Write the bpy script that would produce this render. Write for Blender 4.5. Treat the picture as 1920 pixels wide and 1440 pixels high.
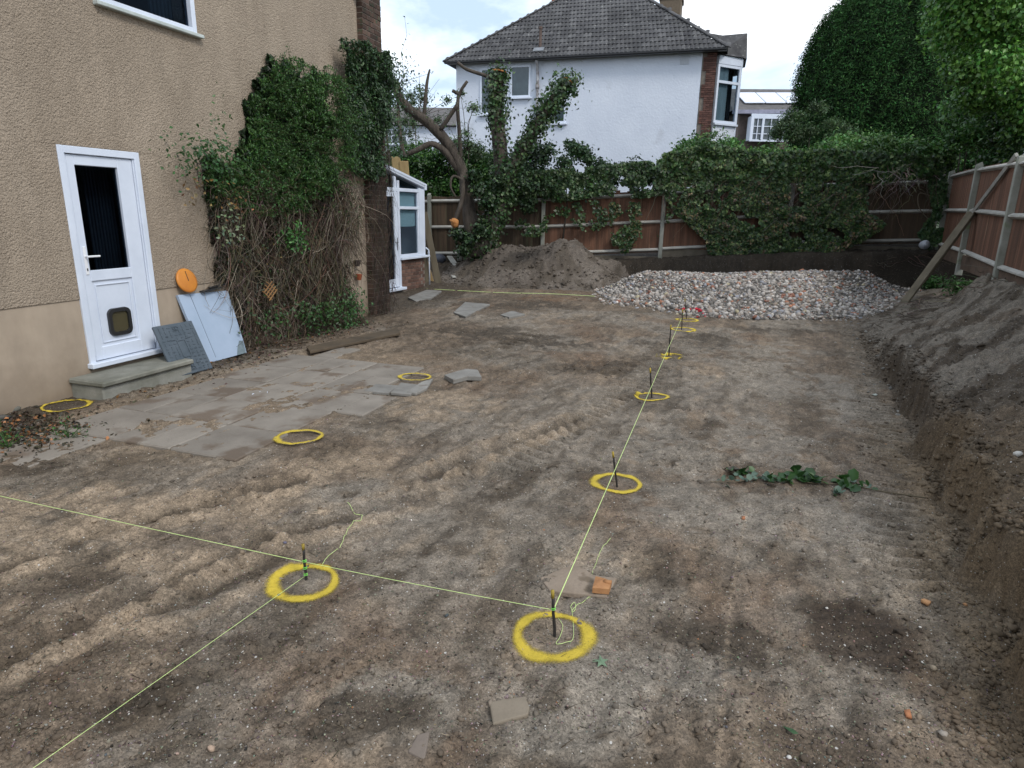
import bpy, math
import numpy as np
from mathutils import Matrix, Vector
rng = np.random.default_rng(7)
scene = bpy.context.scene
for o in list(bpy.data.objects): bpy.data.objects.remove(o)
# ------------------------------------------------------------------ camera
F = 1204.0; TH = math.radians(15.1); PH = math.radians(1.0); H = 1.75
_r = np.array([1, 0, 0.]); _u = np.array([0, math.sin(TH), math.cos(TH)]); FW = np.array([0, math.cos(TH), -math.sin(TH)])
RX = math.cos(PH)*_r + math.sin(PH)*_u; UP = -math.sin(PH)*_r + math.cos(PH)*_u
CAM = np.array([0, 0, H])
cd = bpy.data.cameras.new("camera"); cam = bpy.data.objects.new("camera", cd); scene.collection.objects.link(cam)
cd.sensor_width = 36; cd.lens = F/1920*36; cd.clip_start = .05; cd.clip_end = 1000
cam.matrix_world = Matrix(((RX[0], UP[0], -FW[0], 0), (RX[1], UP[1], -FW[1], 0), (RX[2], UP[2], -FW[2], H), (0, 0, 0, 1)))
scene.camera = cam
# ------------------------------------------------------------------ sky, sun, exposure
SUN_EL, SUN_AZ = math.radians(44), math.radians(138)
world = bpy.data.worlds.new("World"); scene.world = world; world.use_nodes = True
def build_world():
    nt = world.node_tree; N = nt.nodes; L = nt.links; N.clear()
    out = N.new("ShaderNodeOutputWorld"); bg = N.new("ShaderNodeBackground"); bg.inputs[1].default_value = .1
    sky = N.new("ShaderNodeTexSky"); sky.sky_type = 'NISHITA'; sky.sun_disc = False
    sky.sun_elevation = SUN_EL; sky.sun_rotation = SUN_AZ
    tc = N.new("ShaderNodeTexCoord"); mp = N.new("ShaderNodeMapping"); mp.inputs['Scale'].default_value = (1, 1, 2.6)
    mp.inputs['Location'].default_value = (.35, .1, .0)
    n1 = N.new("ShaderNodeTexNoise"); n1.inputs['Scale'].default_value = 2.6; n1.inputs['Detail'].default_value = 6; n1.inputs['Roughness'].default_value = .55
    n1.inputs['Distortion'].default_value = .25
    r1 = N.new("ShaderNodeValToRGB"); r1.color_ramp.elements[0].position = .40; r1.color_ramp.elements[0].color = (4.4, 5.6, 7.1, 1)
    r1.color_ramp.elements[1].position = .62; r1.color_ramp.elements[1].color = (11.5, 11.8, 12.2, 1)
    e = r1.color_ramp.elements.new(.50); e.color = (7.4, 8.3, 9.5, 1)
    mx = N.new("ShaderNodeMix"); mx.data_type = 'RGBA'; mx.inputs[0].default_value = .9
    L.new(tc.outputs['Generated'], mp.inputs[0]); L.new(mp.outputs[0], n1.inputs[0]); L.new(n1.outputs[0], r1.inputs[0])
    L.new(sky.outputs[0], mx.inputs[6]); L.new(r1.outputs[0], mx.inputs[7]); L.new(mx.outputs[2], bg.inputs[0]); L.new(bg.outputs[0], out.inputs[0])
build_world()
sd = bpy.data.lights.new("sun", 'SUN'); sd.energy = 1.3; sd.angle = math.radians(14); sd.color = (1, .96, .9)
sun = bpy.data.objects.new("sun", sd); scene.collection.objects.link(sun)
sdir = Vector((math.sin(SUN_AZ)*math.cos(SUN_EL), math.cos(SUN_AZ)*math.cos(SUN_EL), math.sin(SUN_EL)))
sun.rotation_euler = sdir.to_track_quat('Z', 'Y').to_euler(); sun.location = (0, -5, 20)
vs = scene.view_settings; vs.view_transform = 'Standard'; vs.look = 'None'; vs.exposure = 0.66; vs.gamma = 1; vs.use_curve_mapping = False
# ------------------------------------------------------------------ projection helpers (pixel of the photo -> point of the world)
def ray(x, y): return FW + RX*(x-960)/F + UP*(720-y)/F
def gz(x, y, z=0.): d = ray(x, y); return CAM + d*((z-H)/d[2])
def at(x, y, Y): d = ray(x, y); return CAM + d*(Y/d[1])
def pl(x, y, P, N): d = ray(x, y); return CAM + d*(((np.array(P)-CAM)@N)/(d@N))
A0 = np.array([-4.07, 5.92, 0]); _a = math.radians(18.6)
WD = np.array([math.sin(_a), math.cos(_a), 0]); WN = np.array([math.cos(_a), -math.sin(_a), 0])
def W(s, t, z): return A0 + WD*s + WN*t + np.array([0, 0, z])
def wall_sz(x, y, t=0): p = pl(x, y, A0+WN*t, WN); return float((p-A0)@WD), float(p[2])
# ------------------------------------------------------------------ noise
_T = [np.random.default_rng(100+i).random((256, 256)) for i in range(8)]
def vn(x, y, k=0):
    T = _T[k % 8]; xi = np.floor(x).astype(int); yi = np.floor(y).astype(int); fx = x-xi; fy = y-yi
    fx = fx*fx*fx*(fx*(fx*6-15)+10); fy = fy*fy*fy*(fy*(fy*6-15)+10)
    a = T[xi & 255, yi & 255]; b = T[(xi+1) & 255, yi & 255]; c = T[xi & 255, (yi+1) & 255]; d = T[(xi+1) & 255, (yi+1) & 255]
    return (a*(1-fx)+b*fx)*(1-fy) + (c*(1-fx)+d*fx)*fy
def fbm(x, y, f, o=4, k=0, g=.5):
    s = 0; a = 1; n = 0
    for i in range(o):
        ca, sa = math.cos(.6*i+.3), math.sin(.6*i+.3)
        s = s + a*vn((x*ca-y*sa)*f+17.3*i, (x*sa+y*ca)*f+5.1*i, k+i); n += a; a *= g; f *= 2.03
    return s/n*2-1
def sm(e0, e1, x): t = np.clip((x-e0)/(e1-e0), 0, 1); return t*t*(3-2*t)
def gauss(x, y, p, rx, ry, rot=0):
    dx, dy = x-p[0], y-p[1]; c, s = math.cos(rot), math.sin(rot)
    u, v = dx*c+dy*s, -dx*s+dy*c; return np.exp(-(u/rx)**2-(v/ry)**2)
def seg_d(x, y, P):
    best = np.full(np.shape(x), 1e9); al = np.zeros(np.shape(x)); acc = 0
    for a, b in zip(P[:-1], P[1:]):
        a = np.array(a[:2]); b = np.array(b[:2]); v = b-a; l = np.linalg.norm(v)
        t = np.clip(((x-a[0])*v[0]+(y-a[1])*v[1])/l**2, 0, 1)
        d = np.hypot(x-a[0]-t*v[0], y-a[1]-t*v[1]); m = d < best; best = np.where(m, d, best); al = np.where(m, acc+t*l, al); acc += l
    return best, al
def inpoly(x, y, P):
    c = np.zeros(np.shape(x), bool); n = len(P)
    for i in range(n):
        x1, y1 = P[i][:2]; x2, y2 = P[(i+1) % n][:2]
        if y1 == y2: continue
        k = ((y1 > y) != (y2 > y)) & (x < (x2-x1)*(y-y1)/(y2-y1)+x1); c ^= k
    return c
# ------------------------------------------------------------------ terrain
FY = [-3, 1.0, 1.94, 2.32, 2.8, 3.42, 3.87, 4.89, 6.33, 7.81, 9.87, 11.2, 13, 15]
FX = [-.35, 1.56, 1.95, 2.14, 2.36, 2.63, 2.80, 3.33, 3.95, 4.51, 5.38, 5.97, 7.0, 8.6]
BFX = [-12, -2.34, .76, 3.85, 6.95, 10.05, 14]; BFZ = [.30, .33, .42, .62, .84, .98, 1.1]
def back_line(x): return 18.2-(x+2.34)*.1452
def right_line(y): return 7.73+.466*(y-10.4)
TR_A = [gz(1592, 605), gz(1625, 700), gz(1655, 850), gz(1668, 960), gz(1700, 1110)]
TR_B = [gz(930, 880), gz(1060, 800), gz(1190, 720), gz(1290, 640)]
TR_C = [gz(1400, 720), gz(1450, 640), gz(1480, 600)]
TR_D = [gz(940, 650), gz(1080, 600), gz(1150, 575)]
TR_E = [gz(1150, 700), gz(1230, 660), gz(1330, 610)]
RINGC = [gz(*p) for p in ((1037, 1195), (571, 1094), (1157, 907), (1222, 745), (1255, 667), (1281, 618), (1288, 600), (562, 823), (778, 711), (128, 761))]
RUTS = [[gz(0, 1075), gz(160, 1010), gz(330, 965), gz(560, 905)], [gz(0, 1250), gz(230, 1130), gz(520, 1010), gz(800, 930)],
        [gz(780, 905), gz(900, 850), gz(1080, 790)], [gz(300, 1150), gz(420, 1100), gz(520, 1050)]]
def h_smooth(x, y):
    xf = np.interp(y, FY, FX); wob = fbm(x+2.0, y*1.0, 2.2, 4, 1)*.17+fbm(x, y, 9, 3, 3)*.06+fbm(x, y, 24, 3, 5)*.022
    d = (x-xf)*.9 + wob
    w = np.interp(y, [0, 5, 6.8, 9, 11.5, 14], [.07, .09, .13, .6, 1.6, 2.2]); Lp = np.interp(y, [0, 6, 8, 10, 12], [.34, .33, .28, .22, .3])+.05*fbm(x, y, 3.5, 4, 2, .6)*(y < 10)
    xr = right_line(y); D = np.maximum((xr-xf)*.9-w, .5)
    hb = Lp*sm(0, 1, d/w) + np.clip((d-w)/D, 0, 1)*(.86-Lp)
    yb = back_line(x); zf = np.interp(x, BFX, BFZ)
    db = yb-1.05+fbm(x, y*0, 1.2, 3, 2)*.15
    hk = zf*sm(0, .5, y-db)*sm(1.2, 2.6, x) + zf*sm(-1.0, .6, y-db)*(1-sm(1.2, 2.6, x))
    hk = np.where(y > yb+.3, zf, hk)
    dist = np.hypot(x, y)
    return np.maximum(hb, hk)*(1-sm(-30, -12, -x)*0) , d, w, (y-db)
def ground_h(x, y):
    x = np.asarray(x, float); y = np.asarray(y, float)
    h, d, w, kb = h_smooth(x, y)
    bank = sm(-.15, .25, d); back = sm(-.6, .2, kb)
    s = (x-A0[0])*WD[0]+(y-A0[1])*WD[1]; t = (x-A0[0])*WN[0]+(y-A0[1])*WN[1]
    nearwall = (1-sm(.35, .9, t))*sm(-6, -1.5, s)
    rough = np.clip(bank*.9+back+nearwall*.5+gauss(x, y, gz(1150, 690), .9, .5)+gauss(x, y, gz(870, 640), 1.2, .7)*.8+gauss(x, y, gz(1000, 540), 2, 2)*.8, 0, 1.6)
    flat = np.clip(1-rough, 0, 1)
    calm = np.ones_like(x)
    for q in RINGC: calm = calm*(1-.82*np.exp(-(((x-q[0])**2+(y-q[1])**2)/.30**2)**2))
    for P, hw in ((TR_A, .17), (TR_B, .19), (TR_C, .15), (TR_D, .16)): dd, _ = seg_d(x, y, P); calm = calm*(1-.6*(1-sm(hw*.8, hw*1.3, dd)))
    n1 = fbm(x, y, 1.1, 3, 0); n2 = fbm(x, y, 5, 4, 2)*calm; n3 = fbm(x, y, 17, 4, 4, .6)*calm
    ridg = 1-np.abs(fbm(x*1.0+y*.4, y*.45-x*.2, 7, 3, 5))
    bk = np.clip(bank, 0, 1)*np.clip(sm(-.05, .12, d), 0, 1)
    us = x*.42+y*.91; vs_ = x*.91-y*.42; drag = fbm(vs_*5.5, us*1.1, 1.6, 4, 1, .6)
    crumb = sm(.05, .55, fbm(x, y, 1.5, 4, 7, .6))*(1-np.abs(fbm(x, y, 11, 4, 0, .62))*2.2); blk = np.abs(fbm(x, y, 3.2, 4, 4, .55)); n5 = fbm(x, y, 9, 4, 1, .6)
    h = h + .012*n1 + (.016+.022*rough)*n2 + (.020+.012*rough)*n3 + .012*calm*(1-np.abs(fbm(x, y, 26, 3, 2, .6))*2.5)*sm(.0, .4, fbm(x, y, 2.1, 3, 0)) + (.006+.03*rough)*(ridg-.75)*rough + .022*drag*flat*calm + .024*crumb*(flat+.3)*calm
    h = h + .05*np.exp(-((d-w*1.25)/.09)**2)*(1-sm(8, 9.5, y))*(.5+n2) - .03*np.exp(-((d+.02)/.05)**2)*(1-sm(7, 9, y))
    h = h - .03*np.exp(-(blk/.05)**2)*bk*(1-sm(5.5, 7.5, y)) + .03*n5*bk*(1-.7*np.exp(-((d-w*.5)/(w*.6+.02))**2))
    # scraped streaks on the bank, running down to the garden
    u = -x*.65+y*.75; v = x*.75+y*.65
    h = h + bank*sm(.0, .5, d-w)*(.03*fbm(u*3.2+.3*n2, v*.9, 2.0, 5, 6, .66)+.012*n3)
    for P, hw, pitch, amp in ((TR_A, .17, .11, .030), (TR_B, .19, .125, .034), (TR_C, .15, .12, .020), (TR_D, .16, .14, .026), (TR_E, .16, .09, .012)):
        dd, al = seg_d(x, y, P); m = 1-sm(hw*.85, hw*1.1, dd)
        m = m*np.clip(.85+.9*fbm(x, y, 2.2, 2, 3), 0, 1)
        h = h + m*amp*(.25-1.25*(.5+.5*np.sin(al/pitch*2*math.pi+dd*14))**2)*1.9 + .008*np.exp(-((dd-hw*1.15)/.03)**2)*m
    for i, P in enumerate(RUTS):
        dd, al = seg_d(x, y, P); dd = dd + .035*fbm(x, y, 4, 3, i)
        h = h - (.050)*np.exp(-(dd/.05)**2)*np.clip(.6+fbm(al, dd*0, 2, 2, i), 0, 1.3) + .026*np.exp(-((dd-.1)/.05)**2)*(1+n3)
    return h
def gh1(x, y): return float(ground_h(np.array([x]), np.array([y]))[0])
def hs1(x, y): return float(h_smooth(np.array([float(x)]), np.array([float(y)]))[0][0])
def on(px, py, dz=0.):
    z = 0.
    for _ in range(8): p = gz(px, py, z); z = gh1(p[0], p[1])
    p = gz(px, py, z); p[2] = z+dz; return p
# ------------------------------------------------------------------ materials
MATS = {}
def mat(name, c1, c2=None, scale=4, rough=.85, bump=.3, bscale=None, stretch=(1, 1, 1), objr=0., det=5, spec=.3, bdist=.01, spots=None):
    if name in MATS: return MATS[name]
    m = bpy.data.materials.new(name); m.use_nodes = True; nt = m.node_tree; N = nt.nodes; L = nt.links
    b = N['Principled BSDF']; b.inputs['Roughness'].default_value = rough; b.inputs['Specular IOR Level'].default_value = spec
    c2 = c2 or tuple(v*.8 for v in c1)
    tc = N.new("ShaderNodeTexCoord"); mp = N.new("ShaderNodeMapping"); mp.inputs['Scale'].default_value = stretch; L.new(tc.outputs['Object'], mp.inputs[0])
    vec = mp.outputs[0]
    oi = N.new("ShaderNodeObjectInfo")
    if objr:
        ad = N.new("ShaderNodeVectorMath"); ad.operation = 'ADD'; sc = N.new("ShaderNodeVectorMath"); sc.operation = 'SCALE'
        cb = N.new("ShaderNodeCombineXYZ")
        for i in range(3): L.new(oi.outputs['Random'], cb.inputs[i])
        L.new(cb.outputs[0], sc.inputs[0]); sc.inputs['Scale'].default_value = 37.; L.new(vec, ad.inputs[0]); L.new(sc.outputs[0], ad.inputs[1]); vec = ad.outputs[0]
    n = N.new("ShaderNodeTexNoise"); n.inputs['Scale'].default_value = scale; n.inputs['Detail'].default_value = det; n.inputs['Roughness'].default_value = .62
    L.new(vec, n.inputs[0])
    rp = N.new("ShaderNodeValToRGB"); rp.color_ramp.elements[0].position = .32; rp.color_ramp.elements[1].position = .68
    rp.color_ramp.elements[0].color = (*c2, 1); rp.color_ramp.elements[1].color = (*c1, 1); L.new(n.outputs[0], rp.inputs[0]); col = rp.outputs[0]
    if spots:
        sc_, thr, c3 = spots
        n3 = N.new("ShaderNodeTexNoise"); n3.inputs['Scale'].default_value = sc_; n3.inputs['Detail'].default_value = 4; L.new(vec, n3.inputs[0])
        r3 = N.new("ShaderNodeValToRGB"); r3.color_ramp.elements[0].position = thr; r3.color_ramp.elements[1].position = thr+.08; L.new(n3.outputs[0], r3.inputs[0])
        mx = N.new("ShaderNodeMix"); mx.data_type = 'RGBA'; L.new(r3.outputs[0], mx.inputs[0]); L.new(col, mx.inputs[6]); mx.inputs[7].default_value = (*c3, 1); col = mx.outputs[2]
    if objr:
        ml = N.new("ShaderNodeMath"); ml.operation = 'MULTIPLY_ADD'; ml.inputs[1].default_value = objr*2; ml.inputs[2].default_value = 1-objr; L.new(oi.outputs['Random'], ml.inputs[0])
        hs = N.new("ShaderNodeHueSaturation"); L.new(ml.outputs[0], hs.inputs['Value']); L.new(col, hs.inputs['Color']); col = hs.outputs[0]
    L.new(col, b.inputs['Base Color'])
    if bump:
        n2 = N.new("ShaderNodeTexNoise"); n2.inputs['Scale'].default_value = bscale or scale*6; n2.inputs['Detail'].default_value = 5; L.new(vec, n2.inputs[0])
        bp = N.new("ShaderNodeBump"); bp.inputs['Strength'].default_value = bump; bp.inputs['Distance'].default_value = bdist
        L.new(n2.outputs[0], bp.inputs['Height']); L.new(bp.outputs[0], b.inputs['Normal'])
    MATS[name] = m; return m
def glass_mat(name, tint=(.5, .55, .6), trans=.5):
    m = bpy.data.materials.new(name); m.use_nodes = True; nt = m.node_tree; N = nt.nodes; L = nt.links; N.clear()
    out = N.new("ShaderNodeOutputMaterial"); t = N.new("ShaderNodeBsdfTransparent"); t.inputs[0].default_value = (*tint, 1)
    g = N.new("ShaderNodeBsdfGlossy"); g.inputs['Roughness'].default_value = .03; g.inputs[0].default_value = (.9, .95, 1, 1)
    lw = N.new("ShaderNodeFresnel"); lw.inputs[0].default_value = 1.42
    ma = N.new("ShaderNodeMath"); ma.operation = 'MULTIPLY_ADD'; ma.inputs[1].default_value = 1.0; ma.inputs[2].default_value = .01
    mx = N.new("ShaderNodeMixShader"); ge = N.new("ShaderNodeNewGeometry"); iv = N.new("ShaderNodeMath"); iv.operation = 'SUBTRACT'; iv.inputs[0].default_value = 1; L.new(ge.outputs['Backfacing'], iv.inputs[1]); mu = N.new("ShaderNodeMath"); mu.operation = 'MULTIPLY'
    L.new(lw.outputs[0], ma.inputs[0]); L.new(ma.outputs[0], mu.inputs[0]); L.new(iv.outputs[0], mu.inputs[1]); L.new(mu.outputs[0], mx.inputs[0]); L.new(t.outputs[0], mx.inputs[1]); L.new(g.outputs[0], mx.inputs[2]); L.new(mx.outputs[0], out.inputs[0])
    return m
def attr_mat(name, rough=.55, trans=.25, spec=.3, bump=0):
    m = bpy.data.materials.new(name); m.use_nodes = True; nt = m.node_tree; N = nt.nodes; L = nt.links
    b = N['Principled BSDF']; a = N.new("ShaderNodeAttribute"); a.attribute_name = 'tint'; b.inputs['Roughness'].default_value = rough; b.inputs['Specular IOR Level'].default_value = spec
    L.new(a.outputs['Color'], b.inputs['Base Color'])
    if bump:
        tc = N.new("ShaderNodeTexCoord"); n2 = N.new("ShaderNodeTexNoise"); n2.inputs['Scale'].default_value = 60; L.new(tc.outputs['Object'], n2.inputs[0])
        bp = N.new("ShaderNodeBump"); bp.inputs['Strength'].default_value = bump; bp.inputs['Distance'].default_value = .01; L.new(n2.outputs[0], bp.inputs['Height']); L.new(bp.outputs[0], b.inputs['Normal'])
    if trans:
        t = N.new("ShaderNodeBsdfTranslucent"); L.new(a.outputs['Color'], t.inputs[0]); mx = N.new("ShaderNodeMixShader"); mx.inputs[0].default_value = trans
        L.new(b.outputs[0], mx.inputs[1]); L.new(t.outputs[0], mx.inputs[2]); L.new(mx.outputs[0], N['Material Output'].inputs[0])
    return m
LEAF = attr_mat("leaf", .45, .22, .45); CLEAF = attr_mat("conifer_leaf", .7, .1, .12); STONE = attr_mat("stone", .85, 0, .3, .4); TWIG = attr_mat("twig", .8, 0, .25)
UPVC = mat("white_upvc", (.64, .69, .78), (.56, .61, .70), 3, .35, .02, spec=.5)
CONC = mat("concrete", (.27, .265, .235), (.17, .17, .14), 5, .9, .5, 60)
MORTAR = mat("mortar", (.22, .19, .16), (.15, .13, .11), 9, .95, .5, 70)
# ------------------------------------------------------------------ object helpers
def tag(o, label=None, cat=None, group=None, kind=None):
    if label: o['label'] = label
    if cat: o['category'] = cat
    if group: o['group'] = group
    if kind: o['kind'] = kind
    return o
ORG = {}
def link(o, parent=None):
    scene.collection.objects.link(o)
    if parent is not None: o.parent = parent
    return o
def root(name, loc, label, cat, group=None, kind=None):
    o = bpy.data.objects.new(name, None); o.empty_display_size = .1; o.location = Vector(loc); link(o); ORG[o.name] = np.array(loc, float)
    return tag(o, label, cat, group, kind)
def org(p): return ORG.get(p.name, np.zeros(3)) if p is not None else np.zeros(3)
def np_mesh(name, V, Fs, m=None, tint=None, smooth=False):
    V = np.asarray(V, np.float32); Fs = np.asarray(Fs, np.int32); k = Fs.shape[1]
    me = bpy.data.meshes.new(name); me.vertices.add(len(V)); me.vertices.foreach_set('co', V.ravel())
    me.loops.add(Fs.size); me.loops.foreach_set('vertex_index', Fs.ravel()); me.polygons.add(len(Fs))
    me.polygons.foreach_set('loop_start', np.arange(0, Fs.size, k, dtype=np.int32)); me.polygons.foreach_set('loop_total', np.full(len(Fs), k, np.int32))
    if smooth: me.polygons.foreach_set('use_smooth', np.ones(len(Fs), bool))
    me.update(calc_edges=True)
    if tint is not None:
        a = me.color_attributes.new('tint', 'FLOAT_COLOR', 'POINT'); c = np.ones((len(V), 4), np.float32); c[:, :3] = tint; a.data.foreach_set('color', c.ravel())
    if m: me.materials.append(m)
    return me
def np_obj(name, V, Fs, m, parent=None, tint=None, smooth=False, kind=None, label=None, cat=None, group=None):
    V = np.asarray(V, float)-org(parent)
    o = link(bpy.data.objects.new(name, np_mesh(name, V, Fs, m, tint, smooth)), parent)
    return tag(o, label, cat, group, kind)
class MB:
    def __init__(s): s.V = []; s.F = []
    def add(s, V, Fs):
        n = len(s.V); s.V += [tuple(v) for v in V]; s.F += [tuple(i+n for i in f) for f in Fs]; return s
    def box(s, c, X, Y, Z, b=0.):      # centre and three half-axis vectors, b = chamfer
        c, X, Y, Z = (np.array(v, float) for v in (c, X, Y, Z))
        if not b:
            V = [c+i*X+j*Y+k*Z for i in (-1, 1) for j in (-1, 1) for k in (-1, 1)]
            return s.add(V, [(0, 1, 3, 2), (4, 6, 7, 5), (0, 4, 5, 1), (2, 3, 7, 6), (0, 2, 6, 4), (1, 5, 7, 3)])
        lx, ly, lz = (max(np.linalg.norm(v), 1e-6) for v in (X, Y, Z)); V = []; idx = {}
        for i in (-1, 1):
            for j in (-1, 1):
                for k in (-1, 1):
                    p = (i, j, k); a = (1-b/lx, 1-b/ly, 1-b/lz)
                    for ax in range(3):
                        q = [i*a[0], j*a[1], k*a[2]]; q[ax] = p[ax]; idx[(p, ax)] = len(V); V.append(c+X*q[0]+Y*q[1]+Z*q[2])
        Fs = []
        for ax in range(3):
            o1, o2 = (ax+1) % 3, (ax+2) % 3
            for sg in (-1, 1):
                f = []
                for u, v in ((-1, -1), (1, -1), (1, 1), (-1, 1)):
                    p = [0, 0, 0]; p[ax] = sg; p[o1] = u; p[o2] = v; f.append(idx[(tuple(p), ax)])
                Fs.append(tuple(f if sg > 0 else f[::-1]))
            for u in (-1, 1):
                for v in (-1, 1):
                    p = [0, 0, 0]; q = [0, 0, 0]; p[ax] = -1; q[ax] = 1
                    for w_ in (p, q): w_[o1] = u; w_[o2] = v
                    p, q = tuple(p), tuple(q); f = (idx[(p, o1)], idx[(q, o1)], idx[(q, o2)], idx[(p, o2)]); Fs.append(f if u*v > 0 else f[::-1])
        for i in (-1, 1):
            for j in (-1, 1):
                for k in (-1, 1):
                    p = (i, j, k); f = tuple(idx[(p, a)] for a in range(3)); Fs.append(f if i*j*k > 0 else f[::-1])
        return s.add(V, Fs)
    def bar(s, a, b, w, h, up=(0, 0, 1), ch=0.):   # a bar of width w, height h from a to b
        a, b = np.array(a, float), np.array(b, float); Z = b-a; l = np.linalg.norm(Z); z = Z/l; x = np.cross(np.array(up, float), z)
        if np.linalg.norm(x) < 1e-3: x = np.cross((1, 0, 0), z)
        x /= np.linalg.norm(x); y = np.cross(z, x); return s.box((a+b)/2, x*w/2, y*h/2, Z/2, ch)
    def tube(s, P, R, n=8, cap=True, jit=0.):
        P = np.array(P, float); R = np.broadcast_to(np.array(R, float), (len(P),)); T = np.gradient(P, axis=0); T /= np.maximum(np.linalg.norm(T, axis=1, keepdims=True), 1e-9)
        x = np.cross(T[0], (0.3, .2, 1)); x /= max(np.linalg.norm(x), 1e-6); V = []
        for i in range(len(P)):
            x = x-T[i]*(x@T[i]); x /= max(np.linalg.norm(x), 1e-6); y = np.cross(T[i], x)
            for k in range(n):
                a = 2*math.pi*k/n; r = R[i]*(1+jit*(rng.random()-.5)); V.append(P[i]+(x*math.cos(a)+y*math.sin(a))*r)
        Fs = [(i*n+k, i*n+(k+1) % n, (i+1)*n+(k+1) % n, (i+1)*n+k) for i in range(len(P)-1) for k in range(n)]
        if cap: Fs += [tuple(range(n))[::-1], tuple((len(P)-1)*n+k for k in range(n))]
        return s.add(V, Fs)
    def build(s, name, m, parent=None, smooth=False, **kw):
        o_ = org(parent); me = bpy.data.meshes.new(name); me.from_pydata([tuple(np.array(v)-o_) for v in s.V], [], s.F); me.materials.append(m)
        if smooth: me.polygons.foreach_set('use_smooth', np.ones(len(me.polygons), bool))
        me.update(); return tag(link(bpy.data.objects.new(name, me), parent), **kw)
def box_mesh(name, sx, sy, sz, m, ch=.004, jit=0.):
    b = MB().box((0, 0, 0), (sx/2, 0, 0), (0, sy/2, 0), (0, 0, sz/2), ch); me = bpy.data.meshes.new(name)
    me.from_pydata([tuple(np.array(v)+(rng.random(3)-.5)*jit) for v in b.V], [], b.F); me.materials.append(m); return me
def inst(name, me, parent, loc, X=(1, 0, 0), Y=(0, 1, 0), Z=(0, 0, 1), **kw):
    o = bpy.data.objects.new(name, me); p = np.array(loc, float)-org(parent)
    o.matrix_local = Matrix(((X[0], Y[0], Z[0], p[0]), (X[1], Y[1], Z[1], p[1]), (X[2], Y[2], Z[2], p[2]), (0, 0, 0, 1)))
    return tag(link(o, parent), **kw)
def rot_rand(n):
    q = rng.normal(size=(n, 4)); q /= np.linalg.norm(q, axis=1, keepdims=True); w, x, y, z = q.T
    return np.stack([np.stack([1-2*(y*y+z*z), 2*(x*y-z*w), 2*(x*z+y*w)], 1), np.stack([2*(x*y+z*w), 1-2*(x*x+z*z), 2*(y*z-x*w)], 1), np.stack([2*(x*z-y*w), 2*(y*z+x*w), 1-2*(x*x+y*y)], 1)], 1)
_t = (1+5**.5)/2
ICO = np.array([(-1, _t, 0), (1, _t, 0), (-1, -_t, 0), (1, -_t, 0), (0, -1, _t), (0, 1, _t), (0, -1, -_t), (0, 1, -_t), (_t, 0, -1), (_t, 0, 1), (-_t, 0, -1), (-_t, 0, 1)])/1.902
ICF = np.array([(0, 11, 5), (0, 5, 1), (0, 1, 7), (0, 7, 10), (0, 10, 11), (1, 5, 9), (5, 11, 4), (11, 10, 2), (10, 7, 6), (7, 1, 8), (3, 9, 4), (3, 4, 2), (3, 2, 6), (3, 6, 8), (3, 8, 9), (4, 9, 5), (2, 4, 11), (6, 2, 10), (8, 6, 7), (9, 8, 1)])
def stones(name, P, R, col, parent=None, flat=.7, m=STONE, **kw):
    n = len(P); R = np.asarray(R).reshape(n, 1, 1)
    V = ICO[None]*(1+.75*(rng.random((n, 12, 1))-.5)); sc = np.stack([.8+.5*rng.random(n), .7+.4*rng.random(n), .5+.4*rng.random(n)], 1)[:, None]
    V = np.einsum('nij,nkj->nki', rot_rand(n), V*sc); V[..., 2] *= flat; V = V*R+np.asarray(P)[:, None]
    Fs = (ICF[None]+12*np.arange(n)[:, None, None]).reshape(-1, 3)
    return np_obj(name, V.reshape(-1, 3), Fs, m, parent, np.repeat(np.asarray(col), 12, 0), **kw)
def leaves(name, P, Nn, size, col, parent=None, asp=.45, droop=.3, spread=.8, fold=.25, m=LEAF, kind='stuff', **kw):
    n = len(P); P = np.asarray(P, float); Nn = np.broadcast_to(np.asarray(Nn, float), (n, 3)); size = np.broadcast_to(np.asarray(size, float), (n,))[:, None]
    nn = Nn+rng.normal(size=(n, 3))*spread; nn /= np.maximum(np.linalg.norm(nn, axis=1, keepdims=True), 1e-6)
    d = rng.normal(size=(n, 3)); d[:, 2] -= droop; d -= nn*(d*nn).sum(1, keepdims=True); d /= np.maximum(np.linalg.norm(d, axis=1, keepdims=True), 1e-6); s = np.cross(nn, d)
    L_ = d*size; S_ = s*size*asp; Nu = nn*size*fold
    V = np.stack([P-L_*.5, P+S_*.5-L_*.08+Nu*.5, P+L_*.5, P-S_*.5-L_*.08+Nu*.5], 1).reshape(-1, 3)
    b = 4*np.arange(n)[:, None]; Fs = np.concatenate([b+np.array([[0, 1, 2]]), b+np.array([[0, 2, 3]])], 0)
    return np_obj(name, V, Fs, m, parent, np.repeat(np.asarray(col), 4, 0), kind=kind, **kw)
def tints(n, base, var=.25, alt=None, pa=0.):
    c = np.array(base)[None]*(1+var*rng.normal(size=(n, 1)))*(1+.12*rng.normal(size=(n, 3)))
    if alt is not None: k = rng.random(n) < pa; c[k] = np.array(alt)*(1+var*rng.normal(size=(k.sum(), 1)))
    return np.clip(c, .005, 1)
def clumps(C_, R_, per, hollow=.55):
    P = []; Nn = []
    for c, r in zip(C_, R_):
        d = rng.normal(size=(per, 3)); d /= np.linalg.norm(d, axis=1, keepdims=True); rr = (hollow+(1-hollow)*rng.random((per, 1)))*(1+.25*rng.normal(size=(per, 1)))
        P.append(np.array(c)+d*rr*np.array(r)); Nn.append(d+np.array([0, 0, .35]))
    return np.concatenate(P), np.concatenate(Nn)
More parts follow.
